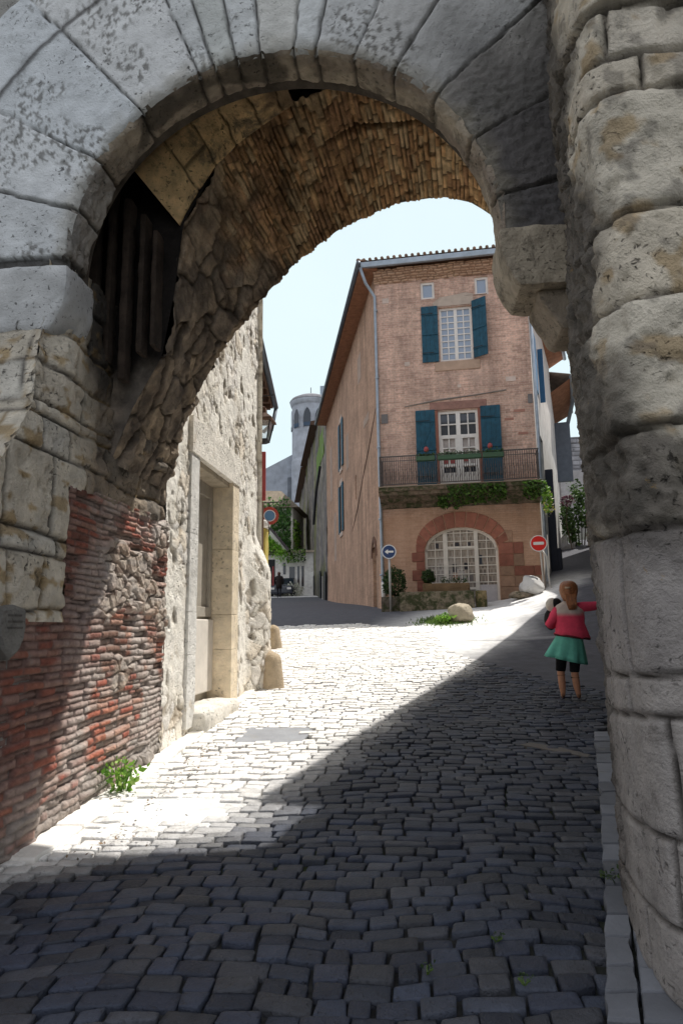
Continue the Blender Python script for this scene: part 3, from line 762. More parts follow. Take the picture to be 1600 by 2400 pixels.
crP.j[11]=[-1,.9,1.55,2.1,3.2,4.4,6,8,10]; crP.j[12]=[-1,1.0,1.72,2.5,3.4,5,7,10]
PC=[(.84,.75,.60),(.80,.73,.60),(.86,.78,.65),(.76,.68,.55),(.84,.75,.61)]
def pier_hc(s,z):
    r,k,da,db=crP.at(s,z)
    c=PC[int(hsh(r,k,4)*5)%5]
    up=smooth(1.9,2.1,z)
    wj=lerp(.008,.013,up)*(1+.8*nz(s*5,z*5,3))
    g=max(math.exp(-(da/wj)**2),math.exp(-(db/wj)**2))
    pil=lerp(.006,.012,up)*(1-math.exp(-min(da,db)/lerp(.012,.02,up)))+up*.045*(hsh(r,k,2)-.5)
    h=pil-.035*g+lerp(.004,.022,up)*fbm(s*2.4,z*2.4,r)+lerp(.002,.011,up)*fbm(s*12,z*12,2)-up*.02*smooth(.25,.5,fbm(s*6,z*6,31))
    if z<1.42: c=mixc(c,(.37,.345,.345),.8)
    if 1.42<z<1.98: c=mixc(c,(.33,.305,.31),.8)
    # dark pitted, crumbling zones
    f=smooth(1.74,2.02,s+.30*fbm(s*1.6,z*1.3,12)+.34*smooth(3.3,2.4,z)-.20*smooth(3.4,4.2,z))*smooth(1.75,2.05,z+.2*nz(s*2,z*2))
    f=max(f,smooth(1.98,2.08,z)*smooth(2.42,2.3,z+.1*nz(s*3,z*3))*.9)
    f=max(f,smooth(2.1,2.7,s)*.9)
    h+=f*(.03*fbm(s*7,z*7,5)+.018*fbm(s*22,z*22,9))
    c=mixc(c,mixc((.05,.044,.039),(.15,.133,.115),clamp(.5+1.2*fbm(s*9,z*9,4))),f*.9)
    c=mixc(c,(.46,.29,.10),.6*smooth(.22,.4,fbm(s*4.5,z*6.5,15))*(1-f)*up); c=mixc(c,(.16,.14,.12),.5*smooth(.28,.42,fbm(s*7,z*7,25))*up)
    c=mixc(c,(.06,.05,.04),g*.85)
    return h,c
mb=MB(); relief(mb,ppt,pnm,.4,4.2,-.1,6.6,260,420,pier_hc,False)
relief(mb,ppt,pnm,4.2,PL[-1]-.02,.0,6.6,110,150,pier_hc,False)
mb.build('right_pier',M['pier'],gate,smooth=True)
mb=MB()   # solid core of the pier
core=[ppath(s)+V((.28,.22,0)) for s in (.2,.9,1.5,2.,2.6,3.3,4,5,6)]+[V((2.7,8.6,0)),V((4,8.6,0)),V((4,2.9,0))]
mb.loft([[q+V((0,0,-.5)) for q in core],[q+V((0,0,8)) for q in core]],(.2,.18,.16)); mb.build('pier_core',M['soot'],gate)
# a stone chase between arch face and pier
mb=MB(); mb.tube([(1.02,4.03,4.05),(1.0,4.03,5.2),(1.03,4.02,7.2)],[.032,.036,.036],(.55,.50,.44),8); mb.build('corner_shaft',M['pier'],gate,smooth=True)
# carved shield on the left jamb
mb=MB(); sh=[]
for (yy,z) in [(3.58,1.72),(3.76,1.75),(3.93,1.72),(3.94,1.58),(3.92,1.48),(3.86,1.39),(3.75,1.33),(3.65,1.41),(3.59,1.51)]: sh.append((3.70+(yy-3.76)*.74,1.60+(z-1.54)*.74))
mb.loft([[V((XJ+.0,a,b)) for a,b in sh],[V((XJ+.06,a,b)) for a,b in sh],[V((XJ+.075,lerp(3.70,a,.86),lerp(1.60,b,.86))) for a,b in sh]],(.24,.23,.21))
for i in range(3):
    zz=1.70-.035*i
    mb.box(XJ+.074,XJ+.078,3.62+.02*hsh(i,1),3.79-.03*hsh(i,2),zz-.012,zz,(.13,.12,.11))
sdo=mb.build('stone_shield',M['pier'],loc=(XJ,3.82,1.22),bevel=.006)
tag(sdo,'small carved stone shield fixed on the dark left side of the gate','shield')

# ================================================================== foliage helper
def leaves(mb,pts,size,cols,up=.3):
    for P in pts:
        P=V(P); d=V((random.gauss(0,1),random.gauss(0,1),random.gauss(0,1)+up)).normalized()
        a=d.cross(V((random.random()-.5,random.random()-.5,random.random()-.5))).normalized(); b=d.cross(a)
        s=size*random.uniform(.6,1.3); c=mulc(random.choice(cols),random.uniform(.7,1.25))
        mb.add([P-a*s*.5,P+b*s*.32-d*s*.05,P+a*s*.6,P-b*s*.32-d*s*.05],[(0,1,2,3)],c)
def blob_pts(c,r,n,hollow=.55,clump=0,seed=0):
    out=[]; c=V(c)
    while len(out)<n:
        d=V((random.gauss(0,1),random.gauss(0,1),random.gauss(0,1))).normalized()
        k=random.uniform(hollow,1)**.6
        k*=1+.28*nz(d.x*2.3+seed,d.y*2.3,d.z*2.3)
        P=V((d.x*r[0]*k,d.y*r[1]*k,d.z*r[2]*k))
        if clump and nz(P.x*clump+seed,P.y*clump,P.z*clump)<-.12: continue
        out.append(c+P)
    return out
GD=[(.035,.075,.018),(.05,.10,.022),(.03,.06,.02),(.07,.12,.03)]
GL=[(.16,.34,.03),(.22,.42,.05),(.12,.28,.03),(.30,.45,.10)]
# ================================================================== STONE HOUSE on the left, beyond the gate
HF=Frame((-2.37,0),(0,1))           # u = world y, o = towards the street
hs=thing('stone_house',(-2.37,8.,.6),'pale sunlit rubble stone house with a tall recessed doorway just past the gate','house')
HP=[(.92,.87,.77),(.95,.90,.81),(.84,.79,.69),(.93,.88,.80),(.82,.78,.72),(.88,.79,.66)]
def house_hc(u,z,far=True):
    d,q=vor(u+.10*nz(u*4,z*4,1),z+.10*nz(u*4,z*4,5),4.6,4.)
    c=HP[int(q*6)%6]
    g=smooth(.10,.0,d)
    render=smooth(-.05,.2,fbm(u*.9,z*.9,4)+.25*smooth(6.8,6.3,u)+.3*smooth(4.3,5.2,z)*0)  # patches of old render over the stones
    h=.012*q*(1-render)-.014*g*(1-render*.85)+.006*fbm(u*10,z*10,2)+.012*fbm(u*2.2,z*2.2,9)
    h-=.026*smooth(.32,.44,fbm(u*5.5,z*3.2,17))      # holes where pieces fell out
    c=mixc(c,(.96,.92,.83),render*.85)
    c=mixc(c,(.26,.20,.13),g*.7*(1-render))
    c=mixc(c,(.25,.19,.12),.6*smooth(.32,.44,fbm(u*5.5,z*3.2,17)))
    # spreading foot at the far corner
    h+=.21*smooth(9.2,9.75,u)*smooth(3.0,2.35,z)
    return h,c
mb=MB(); pf=lambda a,b:V((-2.37,a,b)); nf=lambda a,b:V((1,0,0))
relief(mb,pf,nf,6.17,6.80,.2,7.4,42,360,house_hc,True)
relief(mb,pf,nf,6.80,8.72,3.83,7.4,96,180,house_hc,True)
relief(mb,pf,nf,8.72,9.85,.4,7.4,84,380,house_hc,True)
relief(mb,pf,nf,6.80,8.72,.2,.62,60,24,house_hc,True)
relief(mb,lambda a,b:V((a,9.85,b)),lambda a,b:V((0,1,0)),-4.2,-2.30,.4,7.4,40,120,lambda a,b:(lambda q:(q[0]*.6,q[1]))(house_hc(9.85-(a+2.37),b)))
mb.build('wall',M['rubble'],hs,smooth=True)
mb=MB(); mb.box(-9,-2.95,6.2,9.82,.2,7.4,(.5,.45,.38)); mb.box(-2.96,-2.44,6.2,6.85,.2,7.35,(.5,.45,.38)); mb.box(-2.96,-2.44,6.85,8.6,3.75,7.35,(.5,.45,.38)); mb.box(-2.96,-2.44,8.6,9.80,.2,7.35,(.5,.45,.38))
mb.box(-2.96,-2.44,6.85,8.6,.2,.6,(.5,.45,.38)); mb.build('wall_core',M['rubble'],hs)
mb=MB(); mb.add([(-9,6.1,7.42),(-2.2,6.1,7.42),(-2.2,9.9,7.42),(-9,9.9,7.42),(-6,6.1,8.6),(-6,9.9,8.6)],[(0,1,4),(1,2,5,4),(2,3,5),(3,0,4,5),(0,3,2,1)],(.35,.2,.14)); mb.build('roof',M['tile'],hs)
mb=MB()
def fstone(mb,u0,u1,z0,z1,o0,o1,c,seed):
    lump(mb,-2.37+o0,-2.37+o1,u0,u1,z0,z1,c,seed,.04,.007,.004)
CS=(.66,.60,.50)
fstone(mb,6.78,8.74,3.46,3.86,-.30,.045,(.88,.83,.74),1)
for i,(a,b) in enumerate([(.62,1.35),(1.35,1.78),(1.78,2.6),(2.6,3.46)]):
    fstone(mb,6.80,7.06,a,b,-.30,.03,mulc((.84,.82,.77),random.uniform(.9,1.05)),2+i)
    fstone(mb,8.42,8.72,a,b,-.30,.03,mulc((.84,.72,.54),random.uniform(.9,1.05)),12+i)
fstone(mb,7.06,8.42,3.40,3.462,-.30,-.02,(.5,.43,.33),31)
mb.build('door_surround',M['rubble'],hs,smooth=True)
dr=MB(); HF.box(dr,7.06,8.42,.75,3.42,-.32,-.27,(.42,.38,.32)); d_=dr.build('door',M['door'],hs)
mb=MB()
HF.box(mb,7.07,7.16,1.75,3.40,-.272,-.23); HF.box(mb,7.74,7.86,1.75,3.40,-.272,-.23); HF.box(mb,8.32,8.41,1.75,3.40,-.272,-.23)
HF.box(mb,7.16,7.74,3.24,3.40,-.272,-.232); HF.box(mb,7.86,8.32,3.24,3.40,-.272,-.232); HF.box(mb,7.16,7.74,1.75,1.87,-.272,-.232); HF.box(mb,7.86,8.32,1.75,1.87,-.272,-.232)
mb.build('door_rail',M['door'],d_,bevel=.006)
mb=MB(); HF.box(mb,7.07,8.41,.86,1.72,-.272,-.20); mb.build('lower_panel',M['cream'],d_,bevel=.015)
mb=MB(); lump(mb,-2.66,-2.20,7.0,8.38,.30,.78,(.78,.74,.66),5,.05,.09,.03); mb.build('doorstep',M['rubble'],hs,smooth=True)
# guard stones at the corner
def guard(name,x,y,h,w,label,seed):
    mb=MB(); rings=[]
    z0=gz(x,y)
    for i in range(14):
        t=i/13; z=z0-.1+(h+.1)*t; k=(1-.30*t)*(math.sqrt(max(0,1-((t-.80)/.2)**2)) if t>.80 else 1)
        if i==13: k=.12
        rings.append([V((x+w*.5*k*math.cos(a)*(1+.08*nz(a,t*3,seed))-.02*t,y+w*.5*k*math.sin(a)*(1+.08*nz(a,t*3,seed+3)),z)) for a in [2*math.pi*q/20 for q in range(20)]])
    mb.loft(rings,(.50,.40,.28))
    return tag(mb.build(name,M['rubble'],loc=(x,y,z0),smooth=True),label,'guard stone')
guard('guard_stone',-2.10,9.72,.50,.36,'larger round-topped guard stone at the foot of the pale house corner',1)
guard('guard_stone',-2.93,13.7,.46,.34,'smaller round-topped guard stone half hidden behind the house corner',4)
# ground details
def patch(name,mat,poly,dz,c,label,cat,thick=.02):
    mb=MB(); cx=sum(q[0] for q in poly)/len(poly); cy=sum(q[1] for q in poly)/len(poly); z0=gz(cx,cy)
    mb.loft([[V((x,y,gz(x,y)+dz-thick)) for x,y in poly],[V((x,y,gz(x,y)+dz)) for x,y in poly]],c)
    return tag(mb.build(name,mat,loc=(cx,cy,z0),bevel=.004),label,cat)
patch('drain_cover',M['slab'],[(-1.82,6.60),(-1.16,6.66),(-1.14,7.34),(-1.84,7.30)],-.008,(.30,.31,.33),'flat grey metal drain cover set in the sunlit cobbles','drain cover')
patch('paving_slab',M['slab'],[(-2.12,4.40),(-1.34,4.52),(-1.32,5.20),(-2.12,5.10)],-.010,(.78,.80,.78),'large smooth greenish slab in the sunlit cobbles near the weed','slab')
patch('stone_slab',M['slab'],[(.86,6.60),(1.05,6.44),(1.36,6.20),(1.40,6.27),(1.2,6.5),(.95,6.68)],.004,(.16,.145,.13),'worn pale slab in the shaded cobbles below the girl','slab',.04)
# weeds
def weed(name,x,y,n,r,h,sz,label,cols=GL,cat='weed',z=None,flower=None):
    mb=MB(); z0=gz(x,y) if z is None else z
    pts=[]
    for i in range(n):
        a=random.uniform(0,6.28); q=random.random()**.6*r; t=random.random()
        pts.append((x+q*math.cos(a)*(.5+t),y+q*math.sin(a)*(.5+t),z0+.02+t*h*(1-.4*q/r)))
    leaves(mb,pts,sz,cols,.8)
    o=mb.build(name,M['leaf'],loc=(x,y,z0))
    tag(o,label,cat)
    st=MB()
    for i in range(7):
        a=random.uniform(0,6.28); st.tube([(x,y,z0-.01),(x+.4*r*math.cos(a),y+.4*r*math.sin(a),z0+h*.5),(x+.8*r*math.cos(a),y+.8*r*math.sin(a),z0+h*.85)],.003,(.12,.2,.04),5)
    st.build('stem',M['leaf'],o)
    return o
weed('weed',-2.24,5.12,150,.13,.27,.05,'bright green leafy weed at the foot of the sunlit brick wall')
weed('weed',1.22,4.42,60,.07,.10,.03,'small dark weed growing at the foot of the right pier',GD)
weed('weed',.93,3.85,40,.08,.04,.035,'flat dark tuft of moss in the gutter by the kerb',GD)
for i,(x,y) in enumerate([(.35,2.95),(-.02,3.0),(.28,3.25)]):
    weed('weed',x,y,16,.03,.022,.017,['tiny yellow-green tuft between dark cobbles nearest the kerb','tiny tuft between dark cobbles left of the others at the bottom edge','tiny tuft between dark cobbles, farthest up of three'][i],GD)
mb=MB(); pts=[]
for i in range(120):
    t=random.random(); y=lerp(3.9,6.6,t); pts.append((pw(y,[(3.6,-2.1),(4.3,-1.98),(6,-2.05),(8,-2.1)])+abs(random.gauss(0,.13)),y,gz(-2,y)+.025))
leaves(mb,pts,.026,[(.20,.12,.06),(.16,.11,.07),(.24,.16,.09),(.12,.09,.06)],3)
tag(mb.build('fallen_leaves',M['leaf']),'dry brown leaves scattered along the sunlit gutter','fallen leaves',kind='stuff')

# ================================================================== second house, lantern, sign on the left
h2=thing('corner_house',(-3.3,12.,.95),'narrow house with red shutter and deep wooden eaves behind the pale stone house','house')
mb=MB(); B=Frame((-3.02,9.9),(-.135,1))
B.box(mb,0,5.6,.4,6.8,-4,0,(.62,.56,.48)); mb.build('wall',M['plaster'],h2)
mb=MB(); B.box(mb,-.1,5.3,6.72,6.82,-4.2,.44,(.2,.1,.06))
for i in range(11): B.box(mb,.15+i*.48,.25+i*.48,6.6,6.72,-.1,.40)
mb.build('eaves',M['wood'],h2)
mb=MB(); mb.tube([B.p(-.1,6.76,.50),B.p(5.35,6.76,.50)],.06,(.1,.1,.1),10); mb.tube([B.p(5.3,6.7,.5),B.p(5.32,6.2,.40),B.p(5.32,6.0,.2)],.045); mb.build('gutter',M['dzinc'],h2,smooth=True)
mb=MB(); mb.add([B.p(-.1,6.84,.5),B.p(5.4,6.84,.5),B.p(5.4,8.0,-2.5),B.p(-.1,8.0,-2.5)],[(0,1,2,3)],(.3,.17,.12)); mb.build('roof',M['tile'],h2)
mb=MB(); mb.box(-3.25,-2.83,12.40,12.45,3.98,4.93,(.4,.05,.05)); sh_=mb.build('shutter',M['red'],h2,bevel=.01)
for z_ in (4.84,4.10):
    mb=MB(); mb.box(-3.25,-2.84,12.385,12.401,z_,z_+.06); mb.build('batten',M['red'],sh_)
mb=MB(); mb.box(-3.30,-2.88,12.42,12.50,2.95,3.96,(.05,.03,.025)); mb.build('shade_panel',M['wood'],h2)  # dark sheet standing for the shaded wall below the shutter
mb=MB(); leaves(mb,blob_pts((-2.93,11.9,4.12),(.10,.10,.11),120),.05,GD,.2); o=mb.build('hanging_plant',M['leaf'],loc=(-2.93,11.9,4.0)); tag(o,'small dark plant hanging at the house corner below the red shutter','plant')
lt=thing('street_lamp',(-2.85,11.65,4.7),'old four-sided street lantern on an iron bracket against the sky','street lamp')
mb=MB(); mb.tube([(-2.80,11.6,4.55),(-2.80,11.6,5.95)],.012); mb.tube([(-3.1,11.6,5.72),(-2.5,11.6,5.76)],.010); mb.tube([(-2.8,11.6,5.55),(-2.66,11.6,5.70)],.007); mb.build('bracket',M['iron'],lt)
mb=MB()
lx,ly=-2.70,11.6
def sq(w,z): return [V((lx-w,ly-w,z)),V((lx+w,ly-w,z)),V((lx+w,ly+w,z)),V((lx-w,ly+w,z))]
mb.loft([sq(.02,5.55),sq(.06,5.52),sq(.07,5.42),sq(.20,5.30),sq(.21,5.26),sq(.18,5.25)],(.2,.12,.1)); mb.build('lamp_roof',M['wood'],lt)
mb=MB()
for sx in (-1,1):
    for sy in (-1,1): mb.tube([(lx+sx*.165,ly+sy*.165,5.26),(lx+sx*.10,ly+sy*.10,4.92)],.012)
mb.loft([sq(.105,4.93),sq(.11,4.90),sq(.05,4.86)],(.2,.2,.2)); mb.build('frame',M['iron'],lt)
mb=MB(); mb.loft([sq(.155,5.25),sq(.095,4.93)],(.8,.8,.8),False)
gm,gnt,gb=newmat('lamp_glass'); gb.inputs['Base Color'].default_value=(.9,.93,.95,1); gb.inputs['Roughness'].default_value=.08; gb.inputs['Transmission Weight'].default_value=.75; gb.inputs['IOR'].default_value=1.1
mb.build('lamp_glass',gm,lt)
def disc(mb,c,nrm,r0,r1,z,cl,n=32):
    nrm=V(nrm).normalized(); a=nrm.cross(V((0,0,1))).normalized(); b=a.cross(nrm)
    vs=[];fs=[]
    for k in range(n):
        t=2*math.pi*k/n; e=a*math.cos(t)+b*math.sin(t); vs+=[V(c)+nrm*z+e*r0,V(c)+nrm*z+e*r1]
    for k in range(n): k2=(k+1)%n; fs.append((2*k,2*k2,2*k2+1,2*k+1))
    mb.add(vs,fs,cl); return a,b,nrm
def plate(mb,c,nrm,r,th,cl,n=32):
    nrm=V(nrm).normalized(); a=nrm.cross(V((0,0,1))).normalized(); b=a.cross(nrm)
    rg=lambda z,q:[V(c)+nrm*z+(a*math.cos(2*math.pi*k/n)+b*math.sin(2*math.pi*k/n))*q for k in range(n)]
    mb.loft([rg(-th,r),rg(0,r)],cl)
ns=thing('parking_sign',(-3.0,13.56,2.2),'round red and blue parking restriction sign on a bracket beside the ivy','road sign')
mb=MB(); sc_=V((-3.0,13.56,3.88)); sn=V((.2,-1,0)); plate(mb,sc_,sn,.185,.02,(.38,.06,.04)); disc(mb,sc_,sn,.0,.11,.004,(.10,.24,.42)); disc(mb,sc_,sn,.106,.122,.006,(.75,.75,.75)); mb.build('sign_plate',M['sign'],ns)
mb=MB(); mb.tube([(-3.6,13.62,4.15),(-2.75,13.62,4.17)],.012); mb.tube([(-3.02,13.6,4.16),(-3.02,13.6,3.5)],.012); mb.build('bracket',M['iron'],ns)
mb=MB(); lump(mb,-3.33,-3.06,13.45,13.75,1.0,3.62,(.50,.40,.10),3,.06,.02,.01); pl_=mb.build('gate_pillar',M['plaster'],loc=(-3.2,13.6,1.1),smooth=True); tag(pl_,'yellow rendered gate pillar with a white rounded cap at the house corner','pillar')
mb=MB(); lump(mb,-3.38,-3.02,13.4,13.8,3.62,3.78,(.78,.76,.72),6,.04,.07,.015); mb.build('cap',M['slab'],pl_,smooth=True)
# ================================================================== far end of the left street
iv=thing('ivy_house',(-11,52.,4),'small house smothered in green ivy at the end of the left street','house')
mb=MB(); mb.box(-15.0,-9.66,51.9,57,3.4,10.96,(.85,.82,.76)); mb.build('wall',M['plaster'],iv)
mb=MB(); mb.add([(-15.1,51.6,10.95),(-9.1,51.6,10.9),(-9.1,57.4,10.9),(-15.1,57.4,10.95),(-13.0,54.5,12.9),(-11.1,54.5,12.8)],[(0,1,5,4),(1,2,5),(2,3,4,5),(3,0,4),(3,2,1,0)],(.22,.18,.13)); mb.build('roof',M['tile'],iv)
mb=MB(); mb.box(-9.662,-9.62,53.2,54.2,8.3,10.0,(.1,.1,.1)); mb.build('window',M['glassdark'],iv)
mb=MB()
leaves(mb,[(random.uniform(-13.6,-9.8),51.8+random.gauss(0,.09),random.uniform(6.4,11.9-.5*abs(x0))) for x0 in [random.random()*3 for _ in range(3600)]],.25,[(.10,.24,.06),(.13,.30,.07),(.07,.17,.05),(.17,.34,.09)],.2)
leaves(mb,[(-9.55+random.gauss(0,.06),random.uniform(51.9,54.5),random.uniform(6.4,10)) for _ in range(300)],.26,GL,.2)
tag(mb.build('ivy',M['leaf'],loc=(-11,51.8,5)),'dense green ivy covering the house front under the church tower','ivy')
wh=thing('white_house',(-9.8,50,4.0),'low sunlit white house front with dark doorway and small windows at street end','house')
mb=MB(); W=Frame((-12.0,49.2),(.99,.10)); W.box(mb,0,5.6,3.4,7.1,-3,0,(.90,.88,.84)); mb.build('wall',M['plaster'],wh)
mb=MB(); W.box(mb,-.1,5.8,7.1,7.25,-3.2,.25,(.5,.42,.33)); mb.build('roof',M['tile'],wh)
mb=MB(); mb.add([(-12,48.95,7.2),(-9.5,49.1,7.2),(-10.75,48.98,8.75),(-12,48.95,9.6),(-12,50.9,7.2),(-9.5,51,7.2),(-10.75,50.9,8.75),(-12,50.9,9.6)],[(0,1,2,3),(4,7,6,5),(1,5,6,2),(2,6,7,3)],(.86,.84,.78)); mb.build('gable',M['plaster'],wh)
mb=MB(); mb.tube([(-12.0,48.9,9.7),(-10.75,48.9,8.85),(-9.4,49.0,7.2)],.10,(.12,.10,.11),6); mb.build('coping',M['tile'],wh)
mb=MB(); leaves(mb,[(lerp(-11.6,-9.7,t)+random.gauss(0,.12),48.85+random.gauss(0,.1),lerp(8.9,7.2,t)-abs(random.gauss(0,.45))) for t in [random.random() for _ in range(700)]],.2,[mulc(c_,1.5) for c_ in GL],.5)
tag(mb.build('creeper',M['leaf'],loc=(-10.6,48.9,7.2)),'bright green creeper on the sloping white gable below the ivy house','creeper')
mb=MB(); W.box(mb,.95,1.5,4.0,6.6,-.02,.02); mb.build('door',M['iron'],wh)
mb=MB(); W.box(mb,1.30,1.42,4.6,6.1,.01,.06); mb.build('red_post',M['red'],wh)
for (a,b,e,f) in ((2.1,2.28,5.5,6.35),(2.55,2.95,4.6,6.05),(3.15,3.3,4.6,6.1),(3.45,3.62,4.6,6.1)):
    mb=MB(); W.box(mb,a,b,e,f,-.02,.03,(.1,.1,.1)); mb.build('window',M['glassdark'],wh)
mb=MB(); leaves(mb,[(random.uniform(-9.6,-8.2),49.0+random.gauss(0,.15),random.uniform(6.3,7.3)) for _ in range(300)],.18,GL+GD,.4)
tag(mb.build('climbing_plant',M['leaf'],loc=(-9,49,6)),'pale climbing plant along the top of the white house front','climbing plant')
mb=MB(); leaves(mb,[(random.uniform(-11.5,-10.4),49.0+random.gauss(0,.1),random.uniform(6.9,7.5)) for _ in range(160)],.18,GL+GD,.4)
tag(mb.build('climbing_plant',M['leaf'],loc=(-11,49,6.5)),'green plant over the dark doorway of the white house','climbing plant')
mb=MB(); leaves(mb,blob_pts((-9.0,48.2,gz(-9,48.2)+.35),(.8,.5,.6),500),.14,[(.62,.60,.5),(.5,.52,.4),(.7,.68,.6)],.3)
tag(mb.build('white_shrub',M['leaf'],loc=(-9,48.2,gz(-9,48.2))),'rounded pale flowering shrub at the sunlit street end','shrub')
mb=MB(); leaves(mb,blob_pts((-10.75,48.6,gz(-10.7,48.6)+.35),(.35,.3,.4),260),.10,GD+GL,.3)
tag(mb.build('potted_shrub',M['leaf'],loc=(-10.75,48.6,gz(-10.7,48.6))),'small green shrub beside the red post in front of the white house','shrub')
# car
cg=gz(-9.9,51.0)
car=thing('parked_car',(-9.72,47.6,gz(-9.7,47.6)),'small dark parked car partly hidden by the pale shrub','car')
cz=gz(-9.7,47.6); mb=MB(); secs=[(0,.78,.30,.62),(.12,.84,.22,.76),(.9,.86,.20,.86),(1.3,.84,.20,.95),(3.2,.84,.20,.98),(3.7,.78,.3,.85)]
mb.loft([[V((-9.72+sx*w_,47.6+yy,cz+zz)) for sx,zz in ((-1,lo),(1,lo),(1,hi-.12),(.86,hi),(-.86,hi),(-1,hi-.12))] for yy,w_,lo,hi in secs],(.03,.035,.045)); mb.build('body',flat_mat('car_paint',(.03,.035,.05),.25,.6),car,smooth=False,bevel=.03)
mb=MB(); mb.loft([[V((-9.72+sx*w_,47.6+yy,cz+zz)) for sx,zz in ((-1,lo),(1,lo),(.85,hi),(-.85,hi))] for yy,w_,lo,hi in [(1.0,.74,.88,.92),(1.55,.72,.9,1.40),(2.9,.72,.9,1.44),(3.5,.7,.9,1.0)]],(.05,.06,.08)); mb.build('cabin',M['glassdark'],car)
for sx in (-.82,.82):
    for yy in (.7,2.9): 
        mb=MB(); mb.tube([(-9.72+sx-.09,47.6+yy,cz+.3),(-9.72+sx+.09,47.6+yy,cz+.3)],.30,(.02,.02,.02),18); mb.build('wheel',M['iron'],car)
for sx in (-.6,.6):
    mb=MB(); mb.box(-9.72+sx-.14,-9.72+sx+.14,47.58,47.62,cz+.5,cz+.64,(.7,.7,.7)); mb.build('headlight',M['white'],car)
# church
ch=thing('church',(-11.5,73,5),'grey stone church with round-topped belfry tower rising behind the ivy house','church')
mb=MB(); CT=V((-11.55,73.5,0)); n8=24
def ringp(r,z,n=n8): return [V((CT.x+r*math.cos(2*math.pi*k/n),CT.y+r*math.sin(2*math.pi*k/n),z)) for k in range(n)]
CC=(.50,.54,.60)  # stone colour paled and blued to paint in distance haze
mb.loft([ringp(2.22,4),ringp(2.22,19.7),ringp(2.15,20.0),ringp(2.15,26.1),ringp(2.28,26.3),ringp(2.36,26.55),ringp(2.36,26.75)],CC); mb.build('tower',M['church'],ch)
mb=MB(); mb.loft([ringp(2.42,26.75),ringp(2.2,27.05),ringp(1.5,27.4),ringp(.4,27.55)],(.22,.22,.24)); mb.build('tower_roof',M['church'],ch)
for k,a in enumerate((-128,-92,-58,-20,-164)):
    a=R_(a); dn=V((math.cos(a),math.sin(a),0)); tn=V((-dn.y,dn.x,0)); mb=MB()
    pts=[(-.40,23.5),(.40,23.5),(.40,24.8),(.32,25.1),(.16,25.4),(0,25.55),(-.16,25.4),(-.32,25.1),(-.40,24.8)]
    f=[CT+dn*2.02+tn*x+V((0,0,z)) for x,z in pts]; g=[CT+dn*2.2+tn*x+V((0,0,z)) for x,z in pts]
    mb.loft([f,g],(.10,.13,.17)); o=mb.build('belfry_opening',M['glassdark'],ch)
    mb=MB(); mb.add([CT+dn*2.24+tn*x+V((0,0,z)) for x,z in ((-.4,23.45),(.4,23.45),(.4,23.9),(-.4,23.9))],[(0,1,2,3)],(.08,.12,.18)); mb.build('sill',M['church'],o)
    mb=MB()
    for sgn in (-1,1):
        mb.tube([CT+dn*2.16+tn*(sgn*.45)+V((0,0,23.4)),CT+dn*2.16+tn*(sgn*.45)+V((0,0,24.8)),CT+dn*2.16+tn*(sgn*.24)+V((0,0,25.4)),CT+dn*2.16+V((0,0,25.66))],.06,CC,6)
    mb.build('moulding',M['church'],o)
mb=MB(); mb.box(-10.5,-7.5,75.5,79,20,27.6,CC); mb.build('stair_turret',M['church'],ch)
mb=MB(); mb.box(-10.75,-7.3,75.3,79.2,27.6,29.4,(.42,.47,.52)); mb.build('turret_top',M['zinc'],ch)
mb=MB(); mb.tube([(-8.3,75.6,29.4),(-8.3,75.6,32.2)],.05); mb.box(-8.65,-8.0,75.58,75.62,31.7,32.1); mb.build('weather_vane',M['iron'],ch)
mb=MB(); mb.tube([(-11.55,73.5,27.4),(-11.55,73.5,28.6)],.04); mb.build('lightning_rod',M['iron'],ch)
mb=MB(); mb.add([(-24,74,4),(-12.5,74,4),(-12.5,74,21.6),(-17,74,19.4),(-24,74,14),(-24,80,4),(-12.5,80,4),(-12.5,80,21.6),(-17,80,19.4),(-24,80,14)],[(0,1,2,3,4),(5,9,8,7,6),(2,7,8,3),(3,8,9,4),(1,6,7,2),(0,4,9,5)],(.42,.46,.52)); mb.build('nave',M['church'],ch)
mb=MB(); mb.box(-14.3,-12.9,73.8,74.02,12,18.3,(.20,.22,.25)); mb.build('buttress',M['church'],ch)
# person far down the street
def skinbody(name,verts,edges,rad,mat,parent,sub=1,root=0,rot=None,loc=None,colr=None):
    me=bpy.data.meshes.new(name); me.from_pydata(verts,edges,[]); o=bpy.data.objects.new(name,me); col.objects.link(o)
    if parent is not None: o.parent=parent
    sk=o.modifiers.new('skin','SKIN'); sk.use_smooth_shade=True
    if not me.skin_vertices: me.skin_vertices.new(name='sk') if hasattr(me.skin_vertices,'new') else None
    if len(me.skin_vertices)==0:
        bpy.context.view_layer.objects.active=o; 
        import bmesh; bm=bmesh.new(); bm.from_mesh(me); bm.verts.layers.skin.verify(); bm.to_mesh(me); bm.free()
    for i,r in enumerate(rad):
        sv=me.skin_vertices[0].data[i]; sv.radius=r if isinstance(r,tuple) else (r,r); sv.use_root=(i==root); sv.use_loose=False
    s=o.modifiers.new('sub','SUBSURF'); s.levels=sub; s.render_levels=sub
    me.materials.append(mat); return o
